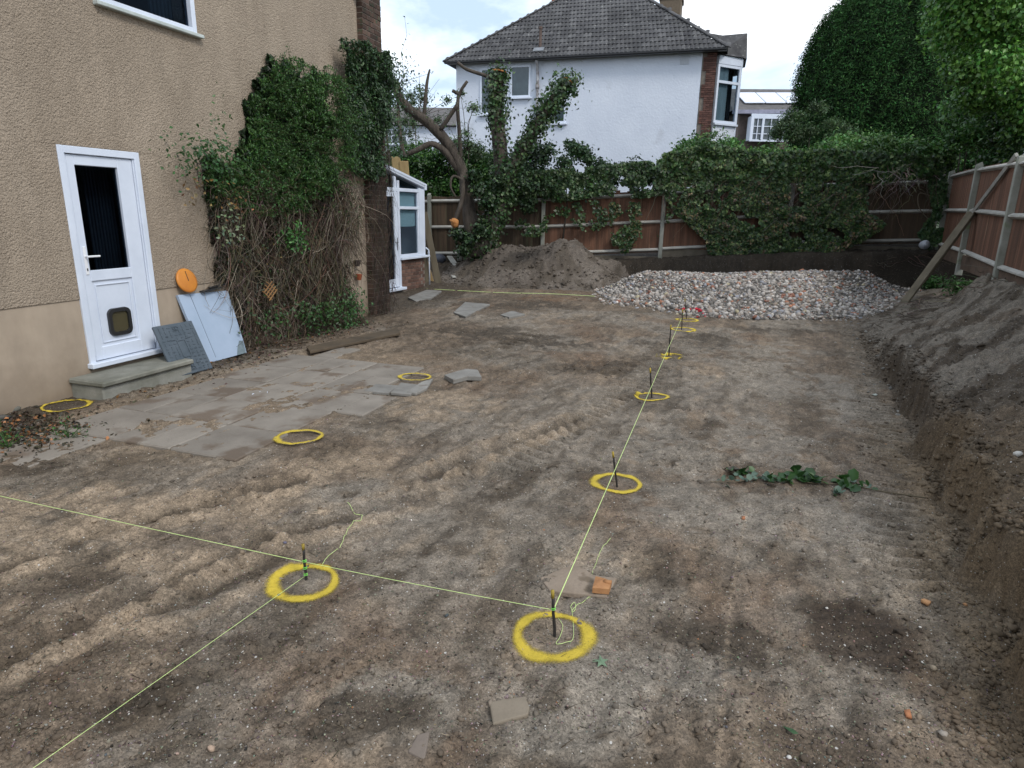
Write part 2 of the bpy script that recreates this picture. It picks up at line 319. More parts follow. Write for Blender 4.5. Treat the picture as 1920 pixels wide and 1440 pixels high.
def twigs(name, paths, r, col, parent, kind='stuff', m=TWIG, **kw):   # many thin three-sided tubes in one mesh; paths (n,k,3)
    paths = np.asarray(paths, float); n, k, _ = paths.shape; T = np.gradient(paths, axis=1); T /= np.maximum(np.linalg.norm(T, axis=2, keepdims=True), 1e-9)
    a = np.cross(T, np.array([.31, .5, .81])); a /= np.maximum(np.linalg.norm(a, axis=2, keepdims=True), 1e-9); b = np.cross(T, a); r = np.broadcast_to(np.asarray(r, float), (n,))[:, None, None]
    tap = np.linspace(1, .35, k)[None, :, None]
    V = np.stack([paths+(a*math.cos(t)+b*math.sin(t))*r*tap for t in (0, 2.1, 4.2)], 2).reshape(-1, 3)
    i = np.arange(n)[:, None, None]*k*3+np.arange(k-1)[None, :, None]*3; j = np.arange(3)[None, None]
    Fs = np.stack([i+j, i+(j+1) % 3, i+3+(j+1) % 3, i+3+j], -1).reshape(-1, 4)
    return np_obj(name, V, Fs, m, parent, np.repeat(np.asarray(col), 3*k, 0), kind=kind, **kw)
# ------------------------------------------------------------------ GROUND
def ground_mat():
    m = bpy.data.materials.new("soil"); m.use_nodes = True; nt = m.node_tree; N = nt.nodes; L = nt.links; b = N['Principled BSDF']
    b.inputs['Roughness'].default_value = .88; b.inputs['Specular IOR Level'].default_value = .25
    a = N.new("ShaderNodeAttribute"); a.attribute_name = 'tint'; tc = N.new("ShaderNodeTexCoord")
    col = a.outputs['Color']
    def mul(col, fac, lo, hi, p0=.3, p1=.7):
        r = N.new("ShaderNodeMapRange"); r.inputs[1].default_value = p0; r.inputs[2].default_value = p1; r.inputs[3].default_value = lo; r.inputs[4].default_value = hi; L.new(fac, r.inputs[0])
        v = N.new("ShaderNodeVectorMath"); v.operation = 'SCALE'; L.new(col, v.inputs[0]); L.new(r.outputs[0], v.inputs['Scale']); return v.outputs[0]
    def noise(s, d=5, r=.6):
        n = N.new("ShaderNodeTexNoise"); n.inputs['Scale'].default_value = s; n.inputs['Detail'].default_value = d; n.inputs['Roughness'].default_value = r; L.new(tc.outputs['Object'], n.inputs[0]); return n.outputs[0]
    def vor(s):
        n = N.new("ShaderNodeTexVoronoi"); n.inputs['Scale'].default_value = s; L.new(tc.outputs['Object'], n.inputs[0]); return n
    n1 = noise(9, 6, .68); n2 = noise(60, 6, .75); v1 = vor(105); v2 = vor(210); v3 = vor(40)
    col = mul(col, n1, .80, 1.18); col = mul(col, n2, .74, 1.26)
    for v, lo, hi in ((v1, .78, 1.24), (v2, .72, 1.32)):
        sp = N.new("ShaderNodeSeparateColor"); L.new(v.outputs['Color'], sp.inputs[0]); col = mul(col, sp.outputs[0], lo, hi, 0, 1)
    def specks(col, v, thr, dmax, c, sub=0):
        sp = N.new("ShaderNodeSeparateColor"); L.new(v.outputs['Color'], sp.inputs[0])
        g = N.new("ShaderNodeMath"); g.operation = 'GREATER_THAN'; g.inputs[1].default_value = thr; L.new(sp.outputs[1+sub], g.inputs[0])
        l = N.new("ShaderNodeMath"); l.operation = 'LESS_THAN'; l.inputs[1].default_value = dmax; L.new(v.outputs['Distance'], l.inputs[0])
        mm = N.new("ShaderNodeMath"); mm.operation = 'MULTIPLY'; L.new(g.outputs[0], mm.inputs[0]); L.new(l.outputs[0], mm.inputs[1])
        x = N.new("ShaderNodeMix"); x.data_type = 'RGBA'; L.new(mm.outputs[0], x.inputs[0]); L.new(col, x.inputs[6]); x.inputs[7].default_value = (*c, 1); return x.outputs[2]
    col = specks(col, v1, .955, .3, (.34, .32, .29)); col = specks(col, v3, .985, .2, (.42, .40, .37)); col = specks(col, v2, .93, .4, (.03, .026, .022), 1)
    L.new(col, b.inputs['Base Color'])
    ad = N.new("ShaderNodeMath"); ad.operation = 'MULTIPLY_ADD'; ad.inputs[1].default_value = -.22; L.new(v1.outputs['Distance'], ad.inputs[0]); L.new(n2, ad.inputs[2])
    a2 = N.new("ShaderNodeMath"); a2.operation = 'MULTIPLY_ADD'; a2.inputs[1].default_value = -.15; L.new(v2.outputs['Distance'], a2.inputs[0]); L.new(ad.outputs[0], a2.inputs[2])
    bp = N.new("ShaderNodeBump"); bp.inputs['Strength'].default_value = .45; bp.inputs['Distance'].default_value = .0035; L.new(a2.outputs[0], bp.inputs['Height']); L.new(bp.outputs[0], b.inputs['Normal'])
    return m
SOIL = ground_mat()
K_BROWN = np.array([.142, .110, .082]); K_GREY = np.array([.192, .170, .143]); K_DARK = np.array([.060, .047, .034]); K_SAND = np.array([.262, .206, .150]); K_CLAY = np.array([.19, .140, .088]); K_RED = np.array([.130, .080, .048])
def soil_col(x, y, h=None):
    n = fbm(x, y, .8, 5, 1)*.5+.5; n2 = fbm(x, y, 2.4, 4, 3)*.5+.5; n3 = fbm(x, y*.7, 1.5, 5, 6, .6)*.5+.5
    def mix(c, k, w): w = np.clip(w, 0, 1)[..., None]; return c*(1-w)+k*w
    c = np.broadcast_to(K_BROWN, x.shape+(3,)).copy()
    us = x*.42+y*.91; vs_ = x*.91-y*.42; dr = fbm(vs_*4.5, us*1.2, 1.5, 5, 1, .62)*.5+.5; n4 = fbm(x, y, 6, 5, 4, .62)*.5+.5
    c = mix(c, K_GREY, sm(.40, .60, n)*.75); c = mix(c, K_SAND*.85, sm(.55, .75, dr)*.6); c = mix(c, K_DARK*1.3, sm(.54, .74, n2)*.6); c = mix(c, K_DARK*1.2, sm(.55, .68, 1-dr)*.6); c = mix(c, K_RED, sm(.58, .75, n3)*.4); c = mix(c, K_DARK*1.4, sm(.60, .72, n4)*.55)
    G = lambda px, py, rx, ry, rot=0: gauss(x, y, gz(px, py), rx, ry, rot)
    wob = np.clip(1.0+2.3*fbm(x, y, 4.5, 6, 5, .7), 0, 2)
    def put(k, w, s=.9):
        nonlocal c; c = mix(c, k, sm(.2, .85, w*wob)*s)
    for px, py, rx, ry in ((1250, 840, .5, .6), (1450, 830, .5, .7), (1100, 1340, .35, .2), (1500, 970, .45, .4), (720, 1330, .3, .2), (1400, 660, .9, 1.2), (1300, 950, .4, .4), (1500, 720, .7, .9), (1640, 780, .5, 1), (700, 940, .5, .4), (1230, 1250, .4, .2)): put(K_GREY, G(px, py, rx, ry), .85)
    for px, py, rx, ry in ((90, 1010, .6, .35), (400, 960, .6, .3), (300, 1060, .5, .15), (650, 870, .5, .3), (820, 760, .6, .5), (1290, 690, .4, .4), (100, 940, .5, .3)): put(K_SAND, G(px, py, rx, ry), .75)
    for px, py, rx, ry, rot in ((1610, 1170, .27, .22, 0), (150, 870, .8, .22, .4), (0, 800, .5, .4, 0), (660, 1350, .3, .12, 0), (980, 900, .5, .12, .9), (1180, 690, .9, .35, .2), (900, 625, .9, .55, .2), (1420, 1210, .25, .16, 0), (1020, 640, .8, .5, 0), (1320, 640, .5, .6, 0), (1240, 1060, .14, .2, 0), (520, 700, .4, .2, 0), (300, 740, .5, .15, 1.2), (960, 570, 1.2, .6, 0), (1290, 1180, .15, .12, 0), (700, 1100, .3, .06, .7), (250, 1330, .3, .1, .7), (1460, 620, .8, .4, 0)): put(K_DARK, G(px, py, rx, ry, rot), .85)
    for P_, hw in ((TR_A, .17), (TR_B, .19), (TR_C, .15)): dd, _ = seg_d(x, y, P_); c = mix(c, K_GREY*1.05, (1-sm(hw*.8, hw*1.2, dd))*.35*wob)
    for P_ in RUTS: dd, _ = seg_d(x, y, P_); c = mix(c, K_DARK*1.2, np.exp(-((dd-.015)/.04)**2)*.7*wob); c = mix(c, K_SAND, np.exp(-((dd-.13)/.06)**2)*.5*wob)
    blot = sm(.35, .6, gauss(x, y, gz(1615, 1190), .30, .27)*(.62+.75*(fbm(x, y, 7, 4, 2)*.5+.5)))[..., None]; c = c*(1-.85*blot)+np.array([.038, .027, .019])*.85*blot
    dl, _ = seg_d(x, y, [gz(1400, 960), gz(1372, 1110), gz(1358, 1260), gz(1345, 1445)]); c = mix(c, K_SAND*1.25, np.exp(-(dl/.006)**2)*.55)
    put(K_RED, G(1040, 560, .8, .5), .7); put(K_SAND*1.2, G(1120, 1050, .3, .16), .4)
    hh, d, w, kb = h_smooth(x, y)
    top = sm(.02, .16, d)
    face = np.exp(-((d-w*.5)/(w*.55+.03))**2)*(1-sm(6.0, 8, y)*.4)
    c = mix(c, K_CLAY*.85, np.exp(-((d+.12)/.18)**2)*(1-sm(4, 6, y)*.7)*.7)
    c = mix(c, K_BROWN*.95, top*.75); c = mix(c, K_GREY*1.1, sm(.45, .7, n)*top*sm(5, 6.5, y)*.8)
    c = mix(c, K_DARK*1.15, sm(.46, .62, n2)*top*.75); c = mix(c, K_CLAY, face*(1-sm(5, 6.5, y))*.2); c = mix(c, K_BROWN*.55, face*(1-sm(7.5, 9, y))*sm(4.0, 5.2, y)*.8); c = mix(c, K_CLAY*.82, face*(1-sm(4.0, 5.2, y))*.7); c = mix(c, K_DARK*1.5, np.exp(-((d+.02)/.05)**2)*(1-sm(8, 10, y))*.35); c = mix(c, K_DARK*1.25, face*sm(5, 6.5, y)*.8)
    stn = fbm((-x*.65+y*.75)*3.2, (x*.75+y*.65)*.6, 2.0, 5, 2, .62)*.5+.5; c = mix(c, K_GREY*1.15, sm(.42, .55, stn)*top*sm(4, 5.5, y)*.75); c = mix(c, K_DARK*1.3, sm(.54, .64, 1-stn)*top*.85)
    c = mix(c, K_CLAY*.9, top*(1-sm(3.5, 5, y))*.55)
    c = mix(c, K_DARK*.42, sm(-.4, .1, kb)*sm(12, 14, y)*(.95))
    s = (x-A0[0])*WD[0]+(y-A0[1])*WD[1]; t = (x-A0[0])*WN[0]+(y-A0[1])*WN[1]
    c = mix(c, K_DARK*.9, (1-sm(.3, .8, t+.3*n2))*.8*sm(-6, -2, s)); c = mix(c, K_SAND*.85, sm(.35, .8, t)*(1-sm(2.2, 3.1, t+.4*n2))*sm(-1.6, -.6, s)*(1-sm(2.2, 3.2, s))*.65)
    far = sm(30, 60, np.hypot(x, y)); c = mix(c, np.array([.05, .08, .025]), far)
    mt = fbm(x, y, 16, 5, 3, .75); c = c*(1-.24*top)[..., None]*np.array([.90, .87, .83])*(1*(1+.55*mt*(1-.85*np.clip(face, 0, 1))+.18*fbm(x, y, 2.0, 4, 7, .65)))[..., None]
    return np.clip(c, .005, 1)
def ladder(a, b, f):
    v = [a]
    while v[-1] < b: v.append(v[-1]+f(v[-1]))
    return np.array(v)
def make_ground():
    xs = np.concatenate([[-200, -90, -45, -25, -15, -10, -8, -7, -6.2, -5.6], np.arange(-5.2, 5.7, .021), np.arange(5.7, 11.5, .045), [12, 13, 14, 16, 20, 30, 60, 200]])
    ys = np.concatenate([[-150, -40, -15, -6, -3, -1.5, -.5, .1, .6, .9], ladder(1.15, 17.5, lambda y: .0085+.0026*y), [17.8, 18.3, 19, 20, 22, 26, 32, 45, 70, 120, 300]])
    X, Y = np.meshgrid(xs, ys); Z = ground_h(X, Y); nx, ny = len(xs), len(ys)
    i = np.arange(ny-1)[:, None]*nx+np.arange(nx-1)[None]; Fs = np.stack([i, i+1, i+nx+1, i+nx], -1).reshape(-1, 4)
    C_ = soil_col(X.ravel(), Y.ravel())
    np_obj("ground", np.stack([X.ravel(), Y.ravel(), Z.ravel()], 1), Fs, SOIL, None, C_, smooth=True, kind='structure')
make_ground()
def scatter_loose():
    # pebbles and grit
    n = 32000; py = 560+880*rng.random(n)**.75; px = 2000*rng.random(n)-40; P = np.array([gz(a, b) for a, b in zip(px, py)])
    k = fbm(P[:, 0], P[:, 1], 1.3, 3, 5) > -.25; P = P[k]; P[:, 2] = ground_h(P[:, 0], P[:, 1])
    R = .0016+.0042*rng.random(len(P))**4+.0004*P[:, 1]*rng.random(len(P)); big = rng.random(len(P)) < .012; R[big] *= 1.9
    col = tints(len(P), (.145, .122, .098), .45, (.33, .31, .28), .07); o = rng.random(len(P)) < .006; col[o] = (.26, .12, .06)
    stones("loose_gravel", P, R, col, label="small pebbles and grit scattered over the bare soil", cat="gravel", kind='stuff')
    # soil clods, thick on the bank, beside the tracks and by the wall
    n = 85000; py = 480+960*rng.random(n)**.9; px = 2100*rng.random(n)-80; P = np.array([gz(a, b) for a, b in zip(px, py)]); P = P[P[:, 1] < 17.0]
    hs, d, w, kb = h_smooth(P[:, 0], P[:, 1]); t = (P[:, 0]-A0[0])*WN[0]+(P[:, 1]-A0[1])*WN[1]
    dens = sm(-.25, .1, d)*.35+.5*np.exp(-((d+.1)/.25)**2)+.25*(1-sm(.2, .9, t))+.05*sm(.1, .5, fbm(P[:, 0], P[:, 1], 1.1, 4, 2))
    for q, r in ((gz(1170, 700), .8), (gz(860, 630), .9), (gz(980, 890), .5), (gz(1000, 560), 1.5), (gz(450, 930), .5), (gz(150, 790), .6)): dens = dens+.4*gauss(P[:, 0], P[:, 1], q, r, r*.5)
    dens = dens*.75+.015+.07*(P[:, 1] < 5.5)*(fbm(P[:, 0], P[:, 1], 3, 4, 3) > .0)+.10*sm(.15, .5, fbm(P[:, 0], P[:, 1], 1.5, 4, 7, .6)); keep = (rng.random(len(P)) < dens) & (t > .05); P = P[keep]; P[:, 2] = ground_h(P[:, 0], P[:, 1])
    R = .003+.014*rng.random(len(P))**3+.0005*P[:, 1]
    C_ = soil_col(P[:, 0], P[:, 1])*(.75+.5*rng.random((len(P), 1)))
    n = 520; y = 1.5+11*rng.random(n); x = np.interp(y, FY, FX)+rng.random(n)**1.6*3.2-.15; z = ground_h(x, y); r_ = .012+.03*rng.random(n)**2.5; P = np.concatenate([P, np.stack([x, y, z-r_*.25], 1)]); R = np.concatenate([R, r_]); C_ = np.concatenate([C_, soil_col(x, y)*(.8+.35*rng.random((n, 1)))])
    n = 2600; y = 1.7+8*rng.random(n); xf_ = np.interp(y, FY, FX); x = xf_-.05+.28*rng.random(n); z = ground_h(x, y); r_ = .008+.022*rng.random(n)**2.2; P = np.concatenate([P, np.stack([x, y, z-r_*.1], 1)]); R = np.concatenate([R, r_]); C_ = np.concatenate([C_, soil_col(x, y)*(.75+.45*rng.random((n, 1)))])
    n = 130; y = 5.5+6.5*rng.random(n); x = np.interp(y, FY, FX)-.05+.16*rng.normal(size=n); P = np.concatenate([P, np.stack([x, y, ground_h(x, y)], 1)]); R = np.concatenate([R, .008+.025*rng.random(n)**2]); C_ = np.concatenate([C_, np.array([.2, .19, .17])*(.5+rng.random((n, 1)))])
    stones("soil_clods", P, R, C_, label="loose crumbs and clods of soil on the ground and bank", cat="soil clods", kind='stuff')
scatter_loose()
# ------------------------------------------------------------------ LEFT HOUSE
def wbox(mb, s0, s1, t0, t1, z0, z1, ch=0.):
    c = W((s0+s1)/2, (t0+t1)/2, (z0+z1)/2); return mb.box(c, WD*(s1-s0)/2, WN*(t1-t0)/2, np.array([0, 0, (z1-z0)/2]), ch)
def render_mat(name, rough):
    m = bpy.data.materials.new(name); m.use_nodes = True; nt = m.node_tree; N = nt.nodes; L = nt.links; b = N['Principled BSDF']; b.inputs['Roughness'].default_value = .92; b.inputs['Specular IOR Level'].default_value = .2
    tc = N.new("ShaderNodeTexCoord")
    def noise(s, d=5, r=.6, st=(1, 1, 1)):
        mp = N.new("ShaderNodeMapping"); mp.inputs['Scale'].default_value = st; L.new(tc.outputs['Object'], mp.inputs[0])
        n = N.new("ShaderNodeTexNoise"); n.inputs['Scale'].default_value = s; n.inputs['Detail'].default_value = d; n.inputs['Roughness'].default_value = r; L.new(mp.outputs[0], n.inputs[0]); return n.outputs[0]
    rp = N.new("ShaderNodeValToRGB"); rp.color_ramp.elements[0].position = .3; rp.color_ramp.elements[1].position = .7
    rp.color_ramp.elements[0].color = (.325, .262, .198, 1); rp.color_ramp.elements[1].color = (.41, .335, .258, 1)
    L.new(noise(1.3, 6, .65, (1, 1, .7)), rp.inputs[0]); col = rp.outputs[0]
    for s, lo, hi, st in ((70 if rough else 5, .8 if rough else .94, 1.18 if rough else 1.05, (1, 1, 1)), (2.5, .90, 1.07, (2, 2, .5))):
        r = N.new("ShaderNodeMapRange"); r.inputs[1].default_value = .3; r.inputs[2].default_value = .7; r.inputs[3].default_value = lo; r.inputs[4].default_value = hi; L.new(noise(s, 4, .6, st), r.inputs[0])
        v = N.new("ShaderNodeVectorMath"); v.operation = 'SCALE'; L.new(col, v.inputs[0]); L.new(r.outputs[0], v.inputs['Scale']); col = v.outputs[0]
    # damp, grimy band rising from the soil
    sx = N.new("ShaderNodeSeparateXYZ"); L.new(tc.outputs['Object'], sx.inputs[0]); ad = N.new("ShaderNodeMath"); ad.operation = 'MULTIPLY_ADD'; ad.inputs[1].default_value = .55; L.new(noise(3, 4), ad.inputs[0]); L.new(sx.outputs[2], ad.inputs[2])
    r = N.new("ShaderNodeMapRange"); r.inputs[1].default_value = .25; r.inputs[2].default_value = .72; r.inputs[3].default_value = .6; r.inputs[4].default_value = 0; L.new(ad.outputs[0], r.inputs[0])
    mx = N.new("ShaderNodeMix"); mx.data_type = 'RGBA'; L.new(r.outputs[0], mx.inputs[0]); L.new(col, mx.inputs[6]); mx.inputs[7].default_value = (.13, .092, .06, 1); L.new(mx.outputs[2], b.inputs['Base Color'])
    bp = N.new("ShaderNodeBump"); bp.inputs['Strength'].default_value = 1.0 if rough else .35; bp.inputs['Distance'].default_value = .026 if rough else .006
    if rough:
        v = N.new("ShaderNodeTexVoronoi"); v.inputs['Scale'].default_value = 62; v.inputs['Randomness'].default_value = 1; mp = N.new("ShaderNodeMapping"); mp.inputs['Scale'].default_value = (1, 1, .8)
        nz = N.new("ShaderNodeTexNoise"); nz.inputs['Scale'].default_value = 14; va = N.new("ShaderNodeVectorMath"); va.operation = 'MULTIPLY_ADD'; va.inputs[1].default_value = (.035, .035, .035); L.new(tc.outputs['Object'], nz.inputs[0]); L.new(nz.outputs['Color'], va.inputs[0]); L.new(tc.outputs['Object'], va.inputs[2])
        L.new(va.outputs[0], v.inputs[0]); ad = N.new("ShaderNodeMath"); ad.operation = 'MULTIPLY_ADD'; ad.inputs[1].default_value = -.4; L.new(v.outputs['Distance'], ad.inputs[0]); L.new(noise(34, 6, .74), ad.inputs[2]); L.new(ad.outputs[0], bp.inputs['Height'])
    else: L.new(noise(18, 5), bp.inputs['Height'])
    L.new(bp.outputs[0], b.inputs['Normal']); return m
ROUGH = render_mat("roughcast", True); SMOOTH = render_mat("smooth_render", False)
GLASS = glass_mat("window_glass", (.4, .45, .5), .5); DARK = mat("dark_interior", (.05, .05, .055), (.03, .03, .035), 2, .9, 0)
CLEAR = glass_mat("pale_window_glass", (.8, .85, .88), .54)
BLACKP = mat("black_plastic", (.015, .015, .017), (.02, .02, .02), 5, .4, .1, spec=.5)
BRICK = mat("dark_stock_brick", (.105, .062, .045), (.06, .042, .034), 7, .92, .6, 80, objr=.45, spots=(11, .58, (.05, .058, .035)))
RBRICK = mat("red_brick", (.125, .060, .046), (.075, .042, .036), 8, .9, .5, 80, objr=.35)
house = root("rendered_house", W(2, 0, 0), "beige pebbledashed house with a white back door on the left of the plot", "house")
def left_house():
    b = MB(); x0, x1, x2 = -7, .055, .90; w0, w1 = .66, 1.84
    wbox(b, x0, x1, -.28, .012, .885, 6.2); wbox(b, x1, x2, -.28, .012, 2.245, 3.50); wbox(b, x2, 5.1, -.28, .012, .885, 3.50)
    wbox(b, x1, w0, -.28, .012, 3.50, 6.2); wbox(b, w1, 5.1, -.28, .012, 3.50, 6.2); wbox(b, w0, w1, -.28, .012, 4.72, 6.2)
    b.build("upper_wall", ROUGH, house)
    b = MB(); wbox(b, x0, x1, -.28, 0, -.3, .885); wbox(b, x2, 5.1, -.28, 0, -.3, .885); wbox(b, x1, x2, -.28, -.004, -.3, .20); b.build("plinth", SMOOTH, house)
    b = MB(); wbox(b, x1-.20, x2+.22, .0125, .015, 2.25, 2.35, .001); b.build("lintel_patch", ROUGH, house)
    b = MB()
    for (s0, s1, t0, t1) in ((x0, x1-.5, -6, -5.8), (x0, 5.62, -5.8, -5.6), (x0-.2, x0, -5.8, 0), (5.1, 5.4, -5.6, -.03)): wbox(b, s0, s1, t0, t1, -.3, 6.15)
    b.build("outer_wall", ROUGH, house)
    b = MB(); wbox(b, x0, 5.1, -5.6, -.29, 2.7, 2.8); wbox(b, x0, 5.1, -5.6, -.29, .05, .15); wbox(b, -1.6, -1.5, -5.6, -.29, .15, 6.1); wbox(b, 3.2, 3.3, -5.6, -.29, .15, 6.1); wbox(b, -1.5, 3.2, -2.9, -2.8, .15, 6.1); b.build("floor", DARK, house)
    b = MB(); a = [W(x0-.4, .35, 6.2), W(6.0, .35, 6.2), W(6.0, -2.9, 8.8), W(x0-.4, -2.9, 8.8), W(6.0, -6.2, 6.2), W(x0-.4, -6.2, 6.2)]
    V = a+[v-np.array([0, 0, .12]) for v in a]; b.add(V, [(0, 1, 2, 3), (3, 2, 4, 5), (7, 6, 9, 8), (8, 9, 11, 10), (0, 6, 7, 1), (5, 4, 10, 11), (1, 7, 8, 2), (2, 8, 10, 4), (0, 3, 9, 6), (3, 5, 11, 9)]); b.build("roof", mat("roof_tile_plain", (.12, .09, .075), (.07, .06, .05), 6), house)
    # door frame, door leaf with its own parts
    b = MB(); wbox(b, x1, .115, -.07, .022, .26, 2.245, .004); wbox(b, .84, x2, -.07, .022, .26, 2.245, .004); wbox(b, .115, .84, -.07, .022, 2.18, 2.245, .004)
    wbox(b, .12, .132, -.05, .008, .33, 2.18, .003); wbox(b, .826, .838, -.05, .008, .33, 2.18, .003); b.build("door_frame", UPVC, house)
    b = MB(); wbox(b, x1-.02, x2+.02, -.07, .07, .22, .268, .006); b.build("door_sill", UPVC, house)
    door = root("door", W(.48, -.02, .27), None, None); door.parent = house; door.location = Vector(W(.48, -.02, .27)-org(house))
    b = MB(); ds0, ds1 = .137, .822
    wbox(b, ds0, .215, -.055, -.002, .275, 2.175, .005); wbox(b, .655, ds1, -.055, -.002, .275, 2.175, .005)
    for z0, z1 in ((.275, .40), (1.035, 1.135), (2.085, 2.175)): wbox(b, .215, .655, -.055, -.002, z0, z1, .005)
    b.build("leaf_frame", UPVC, door)
    b = MB(); wbox(b, .215, .655, -.045, -.02, .40, 1.035); b.build("panel", UPVC, door)
    b = MB()
    for s0, s1, z0, z1 in ((.245, .257, .43, 1.0), (.613, .625, .43, 1.0), (.257, .613, .43, .442), (.257, .613, .988, 1.0)): wbox(b, s0, s1, -.02, -.009, z0, z1, .003)
    b.build("panel_moulding", UPVC, door)
    b = MB(); wbox(b, .215, .655, -.04, -.034, 1.135, 2.085); b.build("glass_pane", GLASS, door)
    b = MB(); wbox(b, .165, .195, -.004, .006, 1.10, 1.36, .003); wbox(b, .172, .188, .006, .04, 1.262, 1.278, .003); wbox(b, .172, .30, .035, .052, 1.26, 1.278, .005); b.build("handle", mat("white_handle", (.75, .76, .78), (.7, .7, .72), 3, .3, 0), door)
    b = MB(); wbox(b, .174, .186, .006, .009, 1.135, 1.16, .001); b.build("keyhole", BLACKP, door)
    # cat flap: rounded frame ring and flap
    def rr(s, z, w, h, t, r, n=6):
        P = []
        for cx, cz, a0 in ((w-r, h-r, 0), (-(w-r), h-r, 90), (-(w-r), -(h-r), 180), (w-r, -(h-r), 270)):
            for i in range(n+1): a = math.radians(a0+90*i/n); P.append(W(s+cx+r*math.cos(a), t, z+cz+r*math.sin(a)))
        return P
    b = MB(); o1 = rr(.455, .615, .125, .135, .004, .06); i1 = rr(.455, .615, .092, .102, .006, .04); o0 = rr(.455, .615, .128, .138, -.02, .06); i0 = rr(.455, .615, .092, .102, -.03, .04); n = len(o1)
    V = o0+o1+i1+i0; b.add(V, [(k*n+i, k*n+(i+1) % n, (k+1)*n+(i+1) % n, (k+1)*n+i) for k in range(3) for i in range(n)]); b.build("cat_flap_frame", BLACKP, door)
    b = MB(); f = rr(.455, .615, .09, .10, -.012, .04); b.add(f+[v-WN*.006 for v in f], [tuple(range(n)), tuple(range(2*n-1, n-1, -1))]+[(i, i+n, (i+1) % n+n, (i+1) % n) for i in range(n)]); b.build("cat_flap", mat("smoked_plastic", (.075, .062, .03), (.05, .045, .025), 3, .25, 0, spec=.6), door)
    b = MB()
    for k in range(9): wbox(b, .52+k*.035, .52+k*.035+.02, -.32-.02*(k % 2), -.30, .5, 2.2, .004)
    b.build("door_curtain", mat("grey_curtain", (.2, .22, .25), (.12, .13, .15), 2, .9, .2), house)
    # first floor window
    w = root("window", W(1.25, 0, 3.5), None, None); w.parent = house; w.location = Vector(W(1.25, 0, 3.5)-org(house))
    b = MB(); fz0, fz1 = 3.53, 4.7
    wbox(b, w0+.002, w0+.06, -.06, .03, fz0, fz1, .004); wbox(b, w1-.06, w1-.002, -.06, .03, fz0, fz1, .004); wbox(b, w0+.06, w1-.06, -.06, .03, fz0, fz0+.05, .004); wbox(b, w0+.06, w1-.06, -.06, .03, fz1-.05, fz1, .004)
    b.build("frame", UPVC, w); b = MB(); wbox(b, w0+.06, w1-.06, -.03, -.024, fz0+.05, fz1-.05); b.build("glass", GLASS, w)
    b = MB(); wbox(b, w0-.04, w1+.05, -.06, .075, fz0-.038, fz0-.002, .006); b.build("sill", mat("painted_sill", (.50, .54, .52), (.36, .40, .38), 6, .7, .2), w)
    b = MB()
    for k in range(6): wbox(b, 1.46+k*.05, 1.49+k*.05, -.22, -.19, 3.56, 4.7, .004)
    b.build("curtain", mat("teal_curtain", (.10, .14, .16), (.06, .09, .11), 2, .9, .2), w)
    # brick corner pier
    pier = root("brick_pier", W(5.4, 0, 0), None, None); pier.parent = house; pier.location = Vector(W(5.4, 0, 0)-org(house))
    b = MB(); wbox(b, 5.104, 5.655, -.2, .102, -.3, 6.3); b.build("mortar_core", MORTAR, pier)
    me = [box_mesh("brick", .215, .1025, .065, BRICK, .004, .004) for _ in range(4)]; hf = box_mesh("half_brick", .1025, .1025, .065, BRICK, .004, .004)
    hdr = box_mesh("header_brick", .1025, .21, .065, BRICK, .004, .004)
    for r in range(70):
        z = -.03+r*.075
        s_ = 5.1; seq = (.215, .215, .1025) if r % 2 == 0 else (.1025, .215, .215)
        for k, l_ in enumerate(seq):
            inst("brick" if l_ > .2 else "half_brick", me[(r+k) % 4] if l_ > .2 else hf, pier, W(s_+l_/2, .055+.006*rng.random(), z), WD, -WN, (0, 0, 1)); s_ += l_+.0105
    b = MB(); P = [W(4.98, .10, 6.1), W(4.98, .10, 4.95), W(5.0, .1, 4.86), W(5.06, .14, 4.82)]; b.tube(P, .045, 10); b.build("downpipe_elbow", mat("grey_pipe", (.35, .38, .4), (.25, .28, .3), 4, .5, .1), house, smooth=True)
left_house()
# step
def box_thing(name, m, parts, label, cat, group=None):
    pass
b = MB(); wbox(b, -.16, .88, .0, .40, -.05, .125, .01); st = b.build("door_step", CONC, None, label="low concrete doorstep beneath the white back door", cat="step")
b = MB(); wbox(b, -.18, .885, .004, .44, .128, .178, .012); b.build("tread_slab", mat("worn_slab", (.24, .235, .2), (.13, .13, .105), 4, .85, .4, 50), st)
